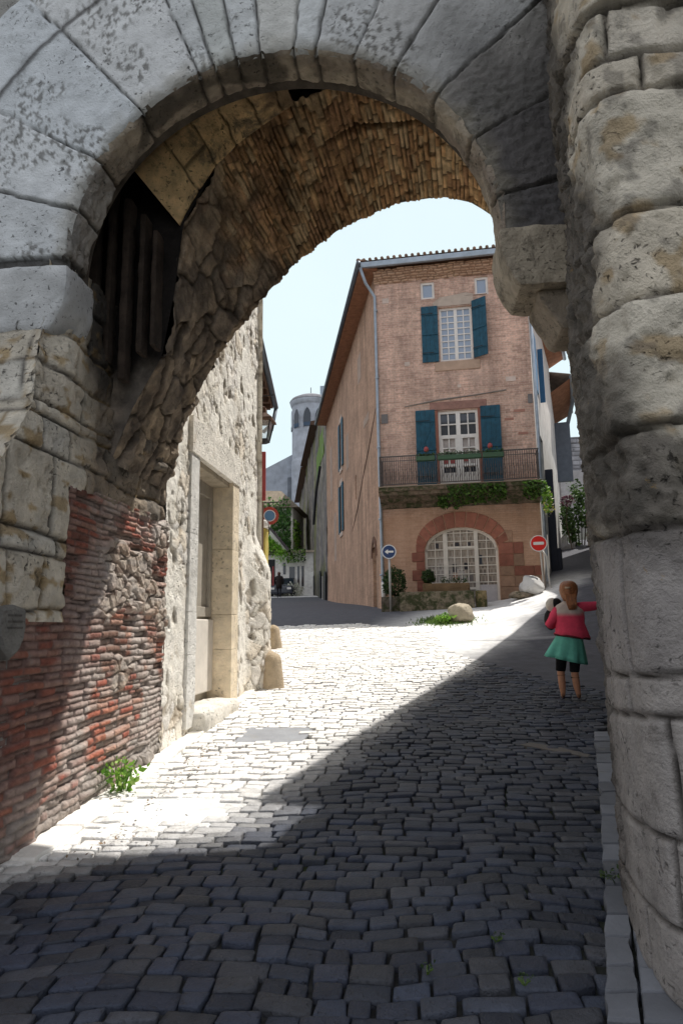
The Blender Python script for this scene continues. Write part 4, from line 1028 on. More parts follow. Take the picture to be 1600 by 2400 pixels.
def person_far():
    x,y=-9.35,45.2; z=gz(x,y)
    t=thing('person',(x,y,z),'person in dark coat walking away down the far left street','person')
    vv=[(0,0,.92),(0,0,1.2),(0,0,1.42),(0,0,1.5),(0,.02,1.6),(0,.02,1.68),(-.09,0,.86),(-.10,.05,.48),(-.1,-.02,.09),(-.1,.12,.04),(.09,0,.86),(.11,-.05,.48),(.1,-.12,.1),(.1,.02,.05),(-.19,0,1.4),(-.27,0,1.12),(-.22,.12,.9),(.19,0,1.4),(.27,.02,1.12),(.22,.14,.9)]
    ee=[(0,1),(1,2),(2,3),(3,4),(4,5),(0,6),(6,7),(7,8),(8,9),(0,10),(10,11),(11,12),(12,13),(2,14),(14,15),(15,16),(2,17),(17,18),(18,19)]
    rr=[.14,.13,.15,.055,.09,.085,.09,.065,.045,.04,.09,.065,.045,.04,.06,.045,.035,.06,.045,.035]
    skinbody('body',vv,ee,rr,flat_mat('dark_trousers',(.02,.022,.03),.9),t)
    mb=MB(); O=V((x,y,z)); mb.loft([[O+V((a*math.cos(q),b*math.sin(q),h)) for q in [2*math.pi*k/14 for k in range(14)]] for h,a,b in [(.62,.21,.17),(.9,.20,.16),(1.15,.19,.15),(1.38,.22,.14),(1.47,.10,.09)]],(.03,.022,.02))
    for s_ in (-1,1): mb.tube([O+V((s_*.19,0,1.4)),O+V((s_*.28,0,1.12)),O+V((s_*.23,.12,.9))],[.075,.065,.055],(.03,.022,.02),9)
    mb.build('coat',M['cloth'],t,smooth=True)
    mb=MB(); mb.loft([[O+V((a*math.cos(q),.0+a*math.sin(q),h)) for q in [2*math.pi*k/12 for k in range(12)]] for h,a in [(1.48,.06),(1.55,.10),(1.62,.11),(1.70,.085),(1.73,.02)]],(.09,.03,.015)); mb.build('hair',M['hair'],t,smooth=True)
person_far()

# ================================================================== BRICK HOUSE
F=Frame((-1.2,21.9),(.998,-.063))
SF=Frame((-1.2-.227*30,21.9+.974*30),(.227,-.974))   # left side wall, u from far (0) to the corner (30)
RF=Frame((3.81,21.58),(.26,.966))                    # right side wall, u away from the viewer
bh=thing('brick_house',(1.3,21.8,2.3),'tall narrow pink brick house with blue shutters, iron balcony and arched shop window','house')
WT=13.62
# openings: u0,u1,z0,z1
H_small=[(1.56,2.02,12.52,13.14),(3.36,3.80,12.50,13.14)]
H_up=(2.14,3.22,10.26,12.16); H_dr=(1.98,3.26,5.92,8.55); H_ar=(1.40,3.68,2.2,4.69)
W1=(1.,1.,1.)
mb=MB(); F.holes(mb,0,5.03,1.6,WT,H_small+[H_up,H_dr,H_ar],.22,W1,(1.05,1.,.95))
# spandrels of the arched opening
cxa,ra=2.54,None
def arch_z(u): # intrados, three-centred look
    t=(u-1.40)/(3.68-1.40); return 3.98+.71*math.sqrt(max(0,1-(2*t-1)**2))**1.0
n=24
for i in range(n):
    a=lerp(1.40,3.68,i/n); b=lerp(1.40,3.68,(i+1)/n)
    F.quad(mb,[(a,arch_z(a),0),(b,arch_z(b),0),(b,4.69,0),(a,4.69,0)],W1)
    F.quad(mb,[(a,arch_z(a),-.22),(b,arch_z(b),-.22),(b,arch_z(b),0),(a,arch_z(a),0)],(1.05,1,.95))
# warmer, smoother ground floor wash is part of the brick colour
mb.build('front_wall',M['brickF'],bh)
mb=MB(); 
SH=[(27.6,28.6,2.4,4.55),(24.3,24.6,6.75,7.75)]
SF.holes(mb,12,30,1.5,13.75,[(19.2,20.0,9.2,11.5),(19.0,19.8,6.1,8.4),(24.3,24.62,6.75,7.75),(28.35,29.1,2.0,4.3)],.2,(1,1,1)); mb.build('side_wall',M['brickS'],bh)
mb=MB(); RF.holes(mb,0,8.6,1.5,13.0,[(1.6,2.5,9.4,11.4),(1.5,2.6,4.6,8.0)],.2,(.60,.58,.54)); mb.build('right_wall',M['plaster'],bh)
bh['category']='house'
mb=MB(); 
fr=[F.p(.02,0,-.3),F.p(5.0,0,-.3),RF.p(8.55,0,-.3),SF.p(12.05,0,-.3)]
mb.loft([[q+V((0,0,1)) for q in fr],[q+V((0,0,13.3)) for q in fr]],(.12,.1,.09)); mb.build('core',M['plaster'],bh)
# rough cornice under the eaves
crC=Courses(rows_rand(12.8,14,.065,.09,5),-.3,5.6,(.15,.3),41,.02,3)
def cor_hc(u,z):
    r,k,da,db=crC.at(u,z); g=max(math.exp(-(da/.02)**2),math.exp(-(db/.018)**2))
    h=.02+.05*hsh(r,k,1)-.05*g+.03*fbm(u*5,z*5)+smooth(13.2,13.62,z)*.16
    c=mixc((.66,.46,.33),(.54,.35,.24),hsh(r,k,2)); c=mixc(c,(.26,.16,.10),g*.85); return h,c
mb=MB(); relief(mb,lambda a,b:F.p(a,b+.035*(a-2.5)*0,0),lambda a,b:F.n,-.02,5.05,13.20,13.66,240,34,cor_hc); mb.build('cornice',M['rubble'],bh,smooth=True)
# roof, gutters, soffits
mb=MB()
e1=[F.p(-.55,13.92,.42),F.p(5.6,13.92,.42),RF.p(8.9,13.4,.6),SF.p(12,13.95,.62)]
rg=[F.p(2.4,15.0,-3.4),(F.p(2.6,15.0,-9))]
mb.add(e1+rg,[(0,1,4),(1,2,5,4),(2,3,5),(3,0,4,5)],(.26,.17,.12))
mb.add([q-V((0,0,.10)) for q in e1],[(0,3,2,1)],(.3,.18,.12))
mb.build('roof',M['tile'],bh)
mb=MB()
for i in range(30):
    u=-.5+i*.205; P=F.p(u,13.94,.46); Q=F.p(u+.02,14.02,.0)
    mb.tube([P,Q],.055,mulc((.28,.18,.13),random.uniform(.6,1.2)),8)
for i in range(26):
    t=i/25; P=F.p(lerp(-.5,2.4,t),lerp(13.96,15.05,t),lerp(.42,-3.4,t)); mb.tube([P,P+V((.05,.16,.05))],.07,mulc((.28,.18,.13),random.uniform(.6,1.2)),8)
mb.build('roof_tiles',M['tile'],bh,smooth=True)
mb=MB(); F.box(mb,-.42,5.45,13.66,13.86,.34,.46,(.5,.55,.6)); mb.build('front_gutter',M['zinc'],bh,bevel=.02)
mb=MB(); SF.box(mb,12,30.3,13.62,13.72,-.05,.55,(.5,.3,.2)); mb.build('side_soffit',M['soffw'],bh)
mb=MB(); mb.tube([SF.p(11.9,13.74,.62),SF.p(30.5,13.74,.62)],.085); mb.build('side_gutter',M['dzinc'],bh,smooth=True)
mb=MB(); mb.add([RF.p(-.3,12.98,.0),RF.p(8.7,12.9,.0),RF.p(8.7,13.25,.62),RF.p(-.3,13.35,.62)],[(0,1,2,3)],(.5,.3,.2)); mb.build('right_soffit',M['soffw'],bh)
mb=MB(); mb.tube([RF.p(-.4,13.42,.68),RF.p(8.8,13.3,.68)],.085); mb.build('right_gutter',M['zinc'],bh,smooth=True)
mb=MB(); mb.tube([SF.p(30.35,13.66,.55),F.p(-.28,13.2,.25),F.p(.0,12.75,.07),F.p(.02,8,.07),F.p(.05,3.2,.07),F.p(.06,2.25,.07)],.05); 
for z in (12.2,9.8,7.4,5,3.2): mb.tube([F.p(.02,z,.07),F.p(.02,z+.06,.07)],.065)
mb.build('downpipe',M['zinc'],bh,smooth=True)
mb=MB(); mb.tube([F.p(5.09,13.4,.08),F.p(5.10,9,.08),F.p(5.1,5.5,.08),F.p(5.12,2.9,.08)],.05); mb.build('downpipe',M['zinc'],bh,smooth=True)
mb=MB(); mb.tube([F.p(.055,3.0,.07),F.p(.06,2.3,.07)],.062); mb.build('pipe_shoe',M['white'],bh,smooth=True)
# lintels, sills, stones
mb=MB()
F.box(mb,3.05,3.75,12.50,12.52,.0,.02,(.4,.3,.25))
F.quad(mb,[(1.98,12.20,.02),(3.28,12.20,.02),(3.30,12.55,.02),(3.05,12.62,.02),(2.2,12.52,.02),(1.94,12.34,.02)],(.52,.44,.37)); mb.build('lintel',M['plaster'],bh)
mb=MB(); F.box(mb,1.95,3.42,9.92,10.24,-.02,.035,(.50,.36,.27)); mb.build('sill',M['plaster'],bh,bevel=.02)
mb=MB(); F.box(mb,1.72,3.55,8.58,8.86,-.02,.03,(.33,.19,.155)); mb.build('lintel',M['redst'],bh,bevel=.015)
bx_=[]
for (u,z,w_,h_) in ((4.48,12.55,.52,.20),(4.42,12.02,.6,.16),(.95,10.2,.17,.14),(4.2,9.4,.32,.16),(.25,12.5,.22,.18),(4.05,12.6,.1,.1),(2.65,9.32,.12,.1)): bx_.append((u,u+w_,z,z+h_,-.02,.012,mulc((.60,.50,.44),random.uniform(.9,1.1))))
for (u,z,w_,h_) in ((.12,8.25,.22,.32),(4.86,8.62,.14,.3)): bx_.append((u,u+w_,z,z+h_,-.02,.02,(.2,.19,.19)))
for (u,z,w_,h_) in ((4.4,8.35,.35,.09),(4.1,8.1,.28,.08),(4.5,7.6,.3,.08)): bx_.append((u,u+w_,z,z+h_,-.02,.01,(.40,.21,.16)))
each('inset_stone',M['plaster'],bh,F,bx_)
mb=MB(); mb.tube([F.p(.9,8.78,.01),F.p(2.0,8.93,.012),F.p(3.2,9.02,.012),F.p(4.2,9.12,.01)],[.012,.03,.02,.02],(.25,.23,.21),6); mb.build('crack_repair',M['plaster'],bh)
# windows
def window(u0,u1,z0,z1,leaf,cols_,rows_,gl,rec=.17,frame=.05,fm='white',name='window',barw=.022):
    fo=MB(); F.box(fo,u0,u0+frame,z0,z1,-rec-.02,-rec+.05); F.box(fo,u1-frame,u1,z0,z1,-rec-.02,-rec+.05); F.box(fo,u0+frame,u1-frame,z1-frame,z1,-rec-.02,-rec+.05); F.box(fo,u0+frame,u1-frame,z0,z0+frame,-rec-.02,-rec+.052)
    o=fo.build(name,M[fm],bh)
    g=MB(); F.box(g,u0+.01,u1-.01,z0+.01,z1-.01,-rec-.03,-rec); g.build('pane',gl,o)
    b=MB(); a0,a1=u0+frame,u1-frame
    if leaf>1: F.box(b,(a0+a1)/2-.055,(a0+a1)/2+.055,z0+frame,z1-frame,-rec-.01,-rec+.045)
    spans=[(a0,a1)] if leaf==1 else [(a0,(a0+a1)/2-.055),((a0+a1)/2+.055,a1)]
    for s0,s1 in spans:
        for k in range(1,cols_): x=lerp(s0,s1,k/cols_); F.box(b,x-barw/2,x+barw/2,z0+frame,z1-frame,-rec-.01,-rec+.03)
        for k in range(1,rows_): z=lerp(z0+frame,z1-frame,k/rows_); F.box(b,s0,s1,z-barw/2,z+barw/2,-rec-.01,-rec+.028)
    if b.v: b.build('glazing_bar',M[fm],o)
    return o
for h in H_small: window(*h,1,1,1,M['glassblue'],.10,.075)
window(*H_up,2,2,8,M['glassblue'],.13,.075,barw=.035)
def shutter(u0,u1,z0,z1,open_=0.,hinge=0,strap=True,diag=False):
    mb=MB(); G=Frame((0,0),(1,0))
    if hinge==0: Pp=F.p(u0,0,.03); d=F.d
    else: Pp=F.p(u1,0,.03); d=-F.d
    c_,s_=math.cos(open_),math.sin(open_); w_=u1-u0
    dd=(d*c_+F.n*s_); 
    G.P=V((Pp.x,Pp.y,0)); G.d=dd; G.n=(F.n*c_-d*s_)
    if hinge: pass
    nb=4
    for k in range(nb): G.box(mb,w_*k/nb+.002,w_*(k+1)/nb-.002,z0,z1,0,.032+.002*(k%2))
    for z in (z0+.16*(z1-z0),z0+.5*(z1-z0),z0+.86*(z1-z0)): G.box(mb,.01,w_-.01,z-.04,z+.04,.034,.055)
    if diag: G.quad(mb,[(w_*.25,z0+.52*(z1-z0),.052),(w_*.35,z0+.52*(z1-z0),.052),(w_*.9,z0+.84*(z1-z0),.052),(w_*.8,z0+.84*(z1-z0),.052)])
    o=mb.build('shutter',M['shutter'],bh)
    if strap:
        each('hinge_strap',M['iron'],o,G,[(.0,w_*.7,z-.014,z+.014,.055,.062) for z in (z0+.16*(z1-z0),z0+.86*(z1-z0))])
    return o
shutter(1.55,2.10,10.25,12.22)
shutter(3.24,3.76,10.28,12.28,.55,0)
shutter(1.25,1.88,5.95,8.60,diag=True); shutter(3.34,3.97,5.95,8.62)
# reddish jambs and the french door
each('door_jamb',flat_mat('jamb_red',(.26,.10,.07),.7),bh,F,[(1.90,1.98,5.9,8.56,-.02,.05),(3.26,3.34,5.9,8.56,-.02,.05)])
fd=MB(); u0_,u1_,z0_,z1_=H_dr
for a,b in ((u0_,u0_+.08),(u1_-.08,u1_),(2.55,2.69)): F.box(fd,a,b,z0_,z1_,-.14,-.05)
for a,b in ((z1_-.09,z1_),(7.62,7.74),(z0_,z0_+.1)): F.box(fd,u0_+.08,u1_-.08,a,b,-.139,-.052)
for s0,s1 in ((2.06,2.55),(2.69,3.18)):
    F.box(fd,s0,s0+.05,z0_,7.62,-.138,-.06); F.box(fd,s1-.05,s1,z0_,7.62,-.138,-.06)
    F.box(fd,s0,s1,6.68,6.76,-.138,-.058); F.box(fd,s0,s1,6.02,6.48,-.136,-.08)
    F.box(fd,(s0+s1)/2-.02,(s0+s1)/2+.02,6.76,7.62,-.135,-.07); F.box(fd,(s0+s1)/2-.02,(s0+s1)/2+.02,7.74,8.46,-.135,-.07)
    F.box(fd,s0,s1,8.08,8.12,-.135,-.07); F.box(fd,s0,s1,7.28,7.32,-.135,-.07)
fdo=fd.build('french_door',M['white'],bh,bevel=.004)
mb=MB(); F.box(mb,u0_+.02,u1_-.02,7.70,z1_-.02,-.16,-.12); mb.build('pane',M['glassdark'],fdo)
mb=MB(); F.box(mb,u0_+.02,u1_-.02,6.0,7.70,-.16,-.12); mb.build('curtained_pane',flat_mat('net_curtain',(.42,.38,.36),.25,.5,0,.25,6),fdo)
each('dark_pane',M['glassdark'],fdo,F,[(a,b,6.50,6.66,-.13,-.112) for a,b in ((2.12,2.30),(2.33,2.50),(2.74,2.9),(2.96,3.14))])
each('red_cloth',M['red'],fdo,F,[(2.12,2.24,6.80,7.02,-.125,-.105),(2.3,2.46,6.80,6.98,-.125,-.105),(2.74,2.88,6.85,7.12,-.125,-.105)])
# balcony
bal=MB()
prof_=[(0,5.36),(.10,5.38),(.16,5.48),(.40,5.54),(.46,5.62),(.72,5.68),(.74,5.78),(.80,5.80),(.80,5.92),(0,5.92)]
uu=[.06+i*(4.98)/40 for i in range(41)]
rings=[]
for u in uu:
    e=smooth(.06,.9,u)
    rings.append([F.p(u if o>.05 else u,z+ .02*nz(u*4,o*6,3),(o*lerp(.98,1,e))+.02*nz(u*6,z*5)) for o,z in prof_])
bal.loft(rings,(.20,.15,.11)); bo=bal.build('balcony_slab',M['moss'],bh,smooth=False)
mb=MB(); F.box(mb,.06,5.06,5.925,5.955,.02,.82,(.34,.28,.22)); mb.build('slab_edge',M['plaster'],bo,bevel=.01)
rl=MB()
rt=6.90
F.box(rl,.10,5.0,rt,rt+.035,.74,.78); F.box(rl,.10,5.0,6.0,6.03,.745,.775); F.box(rl,.10,5.0,rt-.14,rt-.12,.75,.77)
F.box(rl,.10,.13,5.95,rt,0.05,.76); F.box(rl,.10,.13,rt,rt+.035,0,.76)
F.box(rl,4.97,5.0,rt,rt+.035,0,.76)
k=0; u=.16
while u<4.98:
    a=V(F.p(u,6.0,.76)); b=V(F.p(u,rt,.76)); rl.tube([a,b],.011,n=5)
    if k%2==0:
        rl.tube([F.p(u,6.12,.76),F.p(u+.035,6.25,.76),F.p(u+.02,6.38,.76),F.p(u-.02,6.48,.76),F.p(u+.01,6.60,.76)],.008,n=4)
    u+=.068; k+=1
for z in (.2,.35,.5,.65): rl.tube([F.p(.115,6.0,z),F.p(.115,rt,z)],.011,n=5); rl.tube([F.p(4.985,6.0,z),F.p(4.985,rt,z)],.011,n=5)
rl.build('balcony_railing',M['rail'],bh)
# arched window
aw=MB(); REC=-.15
def aframe(mb,i0,i1,o0,o1,n=36,sh=0.):
    for k in range(n):
        a=lerp(1.40,3.68,k/n); b=lerp(1.40,3.68,(k+1)/n); za,zb=arch_z(a),arch_z(b)
        ca=lerp(a,2.54,i1); cb=lerp(b,2.54,i1)
        q=[(a,za),(b,zb),(cb,zb-.075),(ca,za-.075)]
        mb.add([F.p(x,z,o1) for x,z in q]+[F.p(x,z,o0) for x,z in q],[(0,3,2,1),(0,1,5,4),(2,3,7,6)],W1)
aframe(aw,0,.06,REC-.03,REC+.05)
F.box(aw,1.40,1.475,2.75,4.02,REC-.03,REC+.05); F.box(aw,3.605,3.68,2.2,4.02,REC-.03,REC+.05)
for a,b in ((1.98,2.12),(2.95,3.07)): F.box(aw,a,b,2.3,arch_z((a+b)/2)-.03,REC-.03,REC+.055)
for z,u_,v_ in ((2.72,1.47,2.98),(4.02,2.10,2.98)): F.box(aw,u_,v_,z,z+.07,REC-.03,REC+.045)
bars=[]
for s0,s1,nc in ((1.475,1.98,2),(2.12,2.95,4),(3.07,3.605,2)):
    for k in range(1,nc):
        x=lerp(s0,s1,k/nc); F.box(aw,x-.014,x+.014,2.75,arch_z(x)-.05,REC-.03,REC+.02)
    z=2.95
    while z<4.6:
        if z<arch_z(s0+.05)-.06 or z<arch_z(s1-.05)-.06: 
            F.box(aw,s0 if z<arch_z(s0)-.02 else s0+.1,s1 if z<arch_z(s1)-.02 else s1-.1,z-.014,z+.014,REC-.03,REC+.018)
        z+=.262
awo=aw.build('arched_window',M['cream'],bh)
mb=MB()
F.box(mb,3.0,3.60,2.2,2.86,REC-.02,REC+.03); mb.build('kick_panel',flat_mat('pale_panel',(.55,.52,.53),.6),awo)
mb=MB(); mb.add([F.p(1.4,2.2,REC-.02)]+[F.p(lerp(1.4,3.68,k/30),arch_z(lerp(1.4,3.68,k/30)),REC-.02) for k in range(31)]+[F.p(3.68,2.2,REC-.02)],[tuple(range(33))],W1,[(1.4,2.2)]+[(lerp(1.4,3.68,k/30),arch_z(lerp(1.4,3.68,k/30))) for k in range(31)]+[(3.68,2.2)]); mb.build('pane',M['glasswarm'],awo)
bx_=[]
for (u,z,w_,h_,c) in ((2.25,3.28,.12,.26,(.04,.035,.04)),(2.62,3.35,.10,.22,(.03,.03,.035)),(2.27,3.0,.12,.25,(.42,.22,.13)),(2.7,2.95,.18,.3,(.2,.18,.17)),(1.72,4.05,.12,.16,(.04,.04,.05)),(3.1,3.5,.08,.3,(.06,.07,.09)),(2.36,4.08,.12,.14,(.05,.05,.06)),(2.75,4.06,.1,.16,(.05,.05,.06)),(2.45,3.1,.16,.2,(.45,.42,.4))): bx_.append((u,u+w_,z,z+h_,REC-.019,REC-.008,c))
each('shelf_item',M['plain'],awo,F,bx_)
# red sandstone surround: voussoirs and quoins
vo=MB()
def arch_o(u):
    t=(u-1.05)/(4.12-1.05); return 4.25+.95*math.sqrt(max(0,1-(2*t-1)**2))**1.15
NV=11
def apt(t,outer):
    a=math.pi*(1-t)
    if outer: return (2.57+1.42*math.cos(a)*1.02,4.02+1.16*math.sin(a)**.9)
    return (2.54+1.14*math.cos(a),3.98+.71*math.sin(a))
for k in range(NV):
    t0=.04+.92*k/NV+.004; t1=.04+.92*(k+1)/NV-.004
    c=mulc((.36,.145,.10),random.uniform(.78,1.2)); sub=4; fr_=[];bk=[]
    pts=[apt(lerp(t0,t1,i/sub),False) for i in range(sub+1)]+[apt(lerp(t1,t0,i/sub),True) for i in range(sub+1)]
    o=.03+.008*hsh(k)
    vo.loft([[F.p(x,z,-.03) for x,z in pts],[F.p(x,z,o) for x,z in pts]],c)
vo.build('arch_surround',M['redst'],bh,bevel=.008)
qb=[]
z=2.1; i=0
while z<4.0:
    h_=random.uniform(.26,.34); w_=.40 if i%2 else .26
    qb.append((1.39-w_,1.395,z+.006,z+h_-.006,-.03,.025+.01*hsh(i),mulc((.35,.14,.10),random.uniform(.75,1.2))))
    z+=h_; i+=1
z=2.1; i=0
while z<4.3:
    h_=random.uniform(.30,.38); u=3.69
    while u<4.98:
        w_=random.choice([.45,.6,.75]); e=min(u+w_,5.0 if z<3.35 else (4.45 if z<4 else 4.2))
        if e-u<.12: break
        if z>3.4 and u>3.7 and random.random()<.5: break
        qb.append((u+.006,e-.006,z+.006,z+h_-.006,-.03,.022+.012*hsh(i,u),mulc((.34,.135,.095) if random.random()<.7 else (.40,.25,.17),random.uniform(.7,1.2))))
        u=e
    z+=h_; i+=1
each('quoin',M['redst'],bh,F,qb,.01)
gp=MB(); F.box(gp,.12,1.0,2.0,2.5,-.02,.03,(.22,.12,.09)); gp.build('plinth',M['redst'],bh,bevel=.02)
# side wall details
for (a,b,z0,z1) in ((19.2,20.0,9.2,11.5),(19.0,19.8,6.1,8.4)):
    mb=MB(); SF.box(mb,a+.02,b-.02,z0+.02,z1-.02,-.15,-.10); o=mb.build('window',M['glassdark'],bh)
    mb=MB(); SF.box(mb,b+.0,b+.55,z0,z1,.02,.06); SF.box(mb,a-.5,a,z0,z1,.02,.06); mb.build('window_shutter',M['shutter'],o)
    mb=MB(); SF.box(mb,a-.1,b+.1,z1,z1+.28,-.02,.03,(.62,.50,.42)); SF.box(mb,a-.1,b+.1,z0-.2,z0,-.02,.05,(.62,.5,.42)); mb.build('window_stone',M['plaster'],o)
mb=MB(); SF.box(mb,28.37,29.08,2.0,4.1,-.18,-.12); o=mb.build('side_door',M['door'],bh)
mb=MB()
for k in range(13):
    t0,t1=k/13*math.pi,(k+1)/13*math.pi
    q=[(28.72+r*math.cos(t),3.95+r*1.25*math.sin(t)) for r,t in ((.40,t0),(.56,t0),(.56,t1),(.40,t1))]
    mb.loft([[SF.p(x,z,-.02) for x,z in q],[SF.p(x,z,.03) for x,z in q]],mulc((.17,.09,.06),random.uniform(.7,1.2)))
mb.build('door_arch',M['plaster'],o)
mb=MB(); SF.box(mb,24.33,24.6,6.77,7.73,-.15,-.1); mb.build('slit_window',M['glassdark'],bh)
mb=MB(); mb.tube([SF.p(29.7,8.9,.01),SF.p(28,7.9,.012),SF.p(26.5,7.2,.012),SF.p(25,6.3,.012),SF.p(23.2,5.6,.01)],[.008,.018,.012,.02,.006],(.08,.06,.05),5); mb.build('crack',M['soot'],bh)
each('render_patch',M['plaster'],bh,SF,[(a,b,z0,z1,-.02,.012,mulc((.46,.34,.27),random.uniform(.9,1.05))) for (a,b,z0,z1) in ((25.6,26.5,11.2,12.3),(26.9,28.2,9.0,9.3),(21.5,22.4,8.6,10.2),(16,17,5,7.5),(14.2,15.3,8.5,11.5))],.01)
# right wall openings
mb=MB(); RF.box(mb,1.62,2.48,9.42,11.38,-.15,-.1); o=mb.build('window',M['glassdark'],bh)
mb=MB(); RF.box(mb,1.0,1.6,9.4,11.4,.02,.06); RF.box(mb,2.5,2.56,9.4,11.4,.02,.20); mb.build('window_shutter',flat_mat('bright_blue',(.03,.14,.30),.5),o)
mb=MB(); RF.box(mb,1.52,2.58,4.6,7.98,-.15,-.1); mb.build('door',M['shutter'],bh)
mb=MB(); RF.box(mb,2.7,2.82,3.0,7.0,.0,.26,(.03,.035,.05)); RF.box(mb,2.72,3.3,2.9,4.2,.0,.36); mb.build('door_leaf',flat_mat('blue_black',(.025,.03,.05),.6),bh,bevel=.02)
# ---- plants and things on the balcony and at the wall
mb=MB(); pts=[]
for i in range(1500):
    u=random.uniform(1.9,5.15); top=5.90 if u>2.2 else 5.6; bot=lerp(5.35,5.5,smooth(2,5,u))-.25*abs(nz(u*2.2,3))
    if nz(u*1.3,7)<-.28: continue
    z=random.uniform(bot,top); o_=.80-.55*smooth(5.75,5.3,z)+random.gauss(.02,.05); pts.append(F.p(u,z,o_))
leaves(mb,pts,.105,[(.06,.13,.02),(.09,.19,.03),(.045,.09,.02),(.12,.24,.04)],.4)
tag(mb.build('balcony_ivy',M['leaf'],loc=F.p(3.4,5.5,.6)),'green ivy hanging over the mossy front of the stone balcony','ivy')
mb=MB(); leaves(mb,blob_pts(F.p(5.18,5.35,.62),(.16,.16,.42),160),.12,GL,.4); leaves(mb,blob_pts(F.p(5.2,5.2,.66),(.18,.15,.42),60),.10,[(.75,.72,.62),(.7,.62,.15)],.4)
tag(mb.build('flower_basket',M['leaf'],loc=F.p(5.18,5.1,.6)),'hanging clump of white and yellow flowers at the right balcony end','flowers')
def trough(u0,u1,label,cols_):
    mb=MB(); F.box(mb,u0,u1,6.70,6.84,.76,.94,(.06,.12,.07)); o=mb.build('planter_box',M['plain'],loc=F.p(u0,6.7,.85),bevel=.01); tag(o,label,'planter')
    mb=MB(); leaves(mb,[F.p(random.uniform(u0,u1),6.86+abs(random.gauss(0,.05)),.85+random.gauss(0,.06)) for _ in range(int(90*(u1-u0)/.6))],.07,cols_,.6); mb.build('plants',M['leaf'],o)
trough(1.28,1.86,'narrow green planter on the railing in front of the left shutter',GD)
trough(1.95,3.28,'long planter of grey-green plants on the railing across the balcony door',[(.12,.17,.10),(.2,.25,.17),(.07,.12,.06)])
trough(3.32,3.95,'narrow green planter on the railing in front of the right shutter',[(.06,.16,.04),(.05,.11,.04)])
def redpot(u,label):
    t=thing('lantern',F.p(u,6.93,.78),label,'lantern')
    mb=MB(); P=F.p(u,0,.78); mb.loft([[P+V((r*math.cos(2*math.pi*k/14),r*math.sin(2*math.pi*k/14),z)) for k in range(14)] for z,r in [(7.0,.03),(7.02,.065),(7.08,.08),(7.14,.065),(7.17,.03)]],(.6,.03,.03)); mb.build('red_globe',M['red'],t,smooth=True)
    mb=MB(); mb.tube([P+V((0,0,6.9)),P+V((0,0,7.02))],.012); mb.tube([P+V((0,0,7.15)),P+V((0,0,7.2))],.03); mb.build('stand',M['iron'],t)
redpot(1.60,'small red globe lantern on the railing before the left shutter')
redpot(3.56,'small red globe lantern on the railing before the right shutter')
# planters and stone benches at the wall
def block(name,u0,u1,z0,z1,o0,o1,c,mat,label,cat,seed):
    mb=MB(); mm=MB(); lump(mm,u0,u1,o0,o1,z0,z1,c,seed,.06,.025,.012)
    for k,p_ in enumerate(mm.v): mb.v.append(F.p(p_.x,p_.z,p_.y)); mb.c.append(mm.c[k]); mb.uv.append((p_.x,p_.z))
    mb.f=[q[::-1] for q in mm.f]
    return tag(mb.build(name,mat,loc=F.p((u0+u1)/2,z0,(o0+o1)/2),smooth=True),label,cat)
block('stone_bench',.72,2.86,1.9,2.60,1.15,1.72,(.26,.22,.16),M['moss'],'long mossy stone bench block in front of the shop window','bench',3)
block('stone_block',2.90,3.22,1.95,2.60,1.1,1.6,(.28,.22,.12),M['moss'],'short ochre mossy stone block at the right end of the bench','block',5)
block('stone_trough',.15,.70,1.9,2.48,.75,1.5,(.16,.135,.11),M['moss'],'low dark stone trough under the green shrub by the blue sign','trough',7)
pb=block('planter_box',1.35,2.75,2.60,2.88,.55,.95,(.24,.16,.09),M['rubble'],'long tan planter box with small white flowers under the shop window','planter',9)
mb=MB(); leaves(mb,[F.p(random.uniform(1.9,2.7),2.9+abs(random.gauss(0,.08)),.75+random.gauss(0,.08)) for _ in range(200)],.07,GD+[(.5,.5,.46),(.2,.25,.2)],.5); mb.build('plants',M['leaf'],pb)
def shrub(name,u,z,o_,r,n,label,seed,cols_=GD):
    c=F.p(u,z,o_); mb=MB(); leaves(mb,blob_pts(c,r,n,.5,0,seed),.075,cols_,.3); b=mb.build(name,M['leaf'],loc=c-V((0,0,r[2]))); tag(b,label,'shrub')
    st=MB(); st.tube([c-V((0,0,r[2]*1.2)),c],[.03,.015],(.1,.07,.05)); st.build('trunk',M['bark'],b)
shrub('shrub',.50,2.92,1.0,(.38,.32,.46),1500,'dark green leafy shrub in the stone trough beside the blue arrow sign',2)
shrub('shrub',1.52,3.08,.78,(.20,.20,.22),700,'small clipped round bush in the planter before the shop window',5)
def rockm(name,c,r,seed,colr,mat,label,flat=.2):
    mb=MB(); n1,n2=26,40; z0=gz(c[0],c[1])
    for i in range(n1+1):
        for k in range(n2):
            a=math.pi*i/n1; b=2*math.pi*k/n2; d=V((math.sin(a)*math.cos(b),math.sin(a)*math.sin(b),math.cos(a)))
            q=1+.20*nz(d.x*1.6+seed,d.y*1.6,d.z*1.6)+.06*nz(d.x*5+seed,d.y*5,d.z*5)
            # facetted
            for f in ((.7,-.5,.5),(-.6,-.7,.4),(.2,-.3,.93)):
                fv=V(f).normalized(); dt=d.dot(fv)*q
                if dt>.80: q*=.80/dt
            P=V((c[0]+d.x*r[0]*q,c[1]+d.y*r[1]*q,z0+r[2]*.75+d.z*r[2]*q)); mb.v.append(P); mb.c.append(colr); mb.uv.append((P.x,P.z))
    for i in range(n1):
        for k in range(n2): k2=(k+1)%n2; mb.f.append((i*n2+k,(i+1)*n2+k,(i+1)*n2+k2,i*n2+k2))
    return tag(mb.build(name,mat,loc=(c[0],c[1],z0),smooth=True),label,'rock')
rockm('rock',(.95,16.9),(.33,.26,.26),3,(.46,.40,.30),M['rubble'],'rounded tan rock on a grass patch in the sunny square')
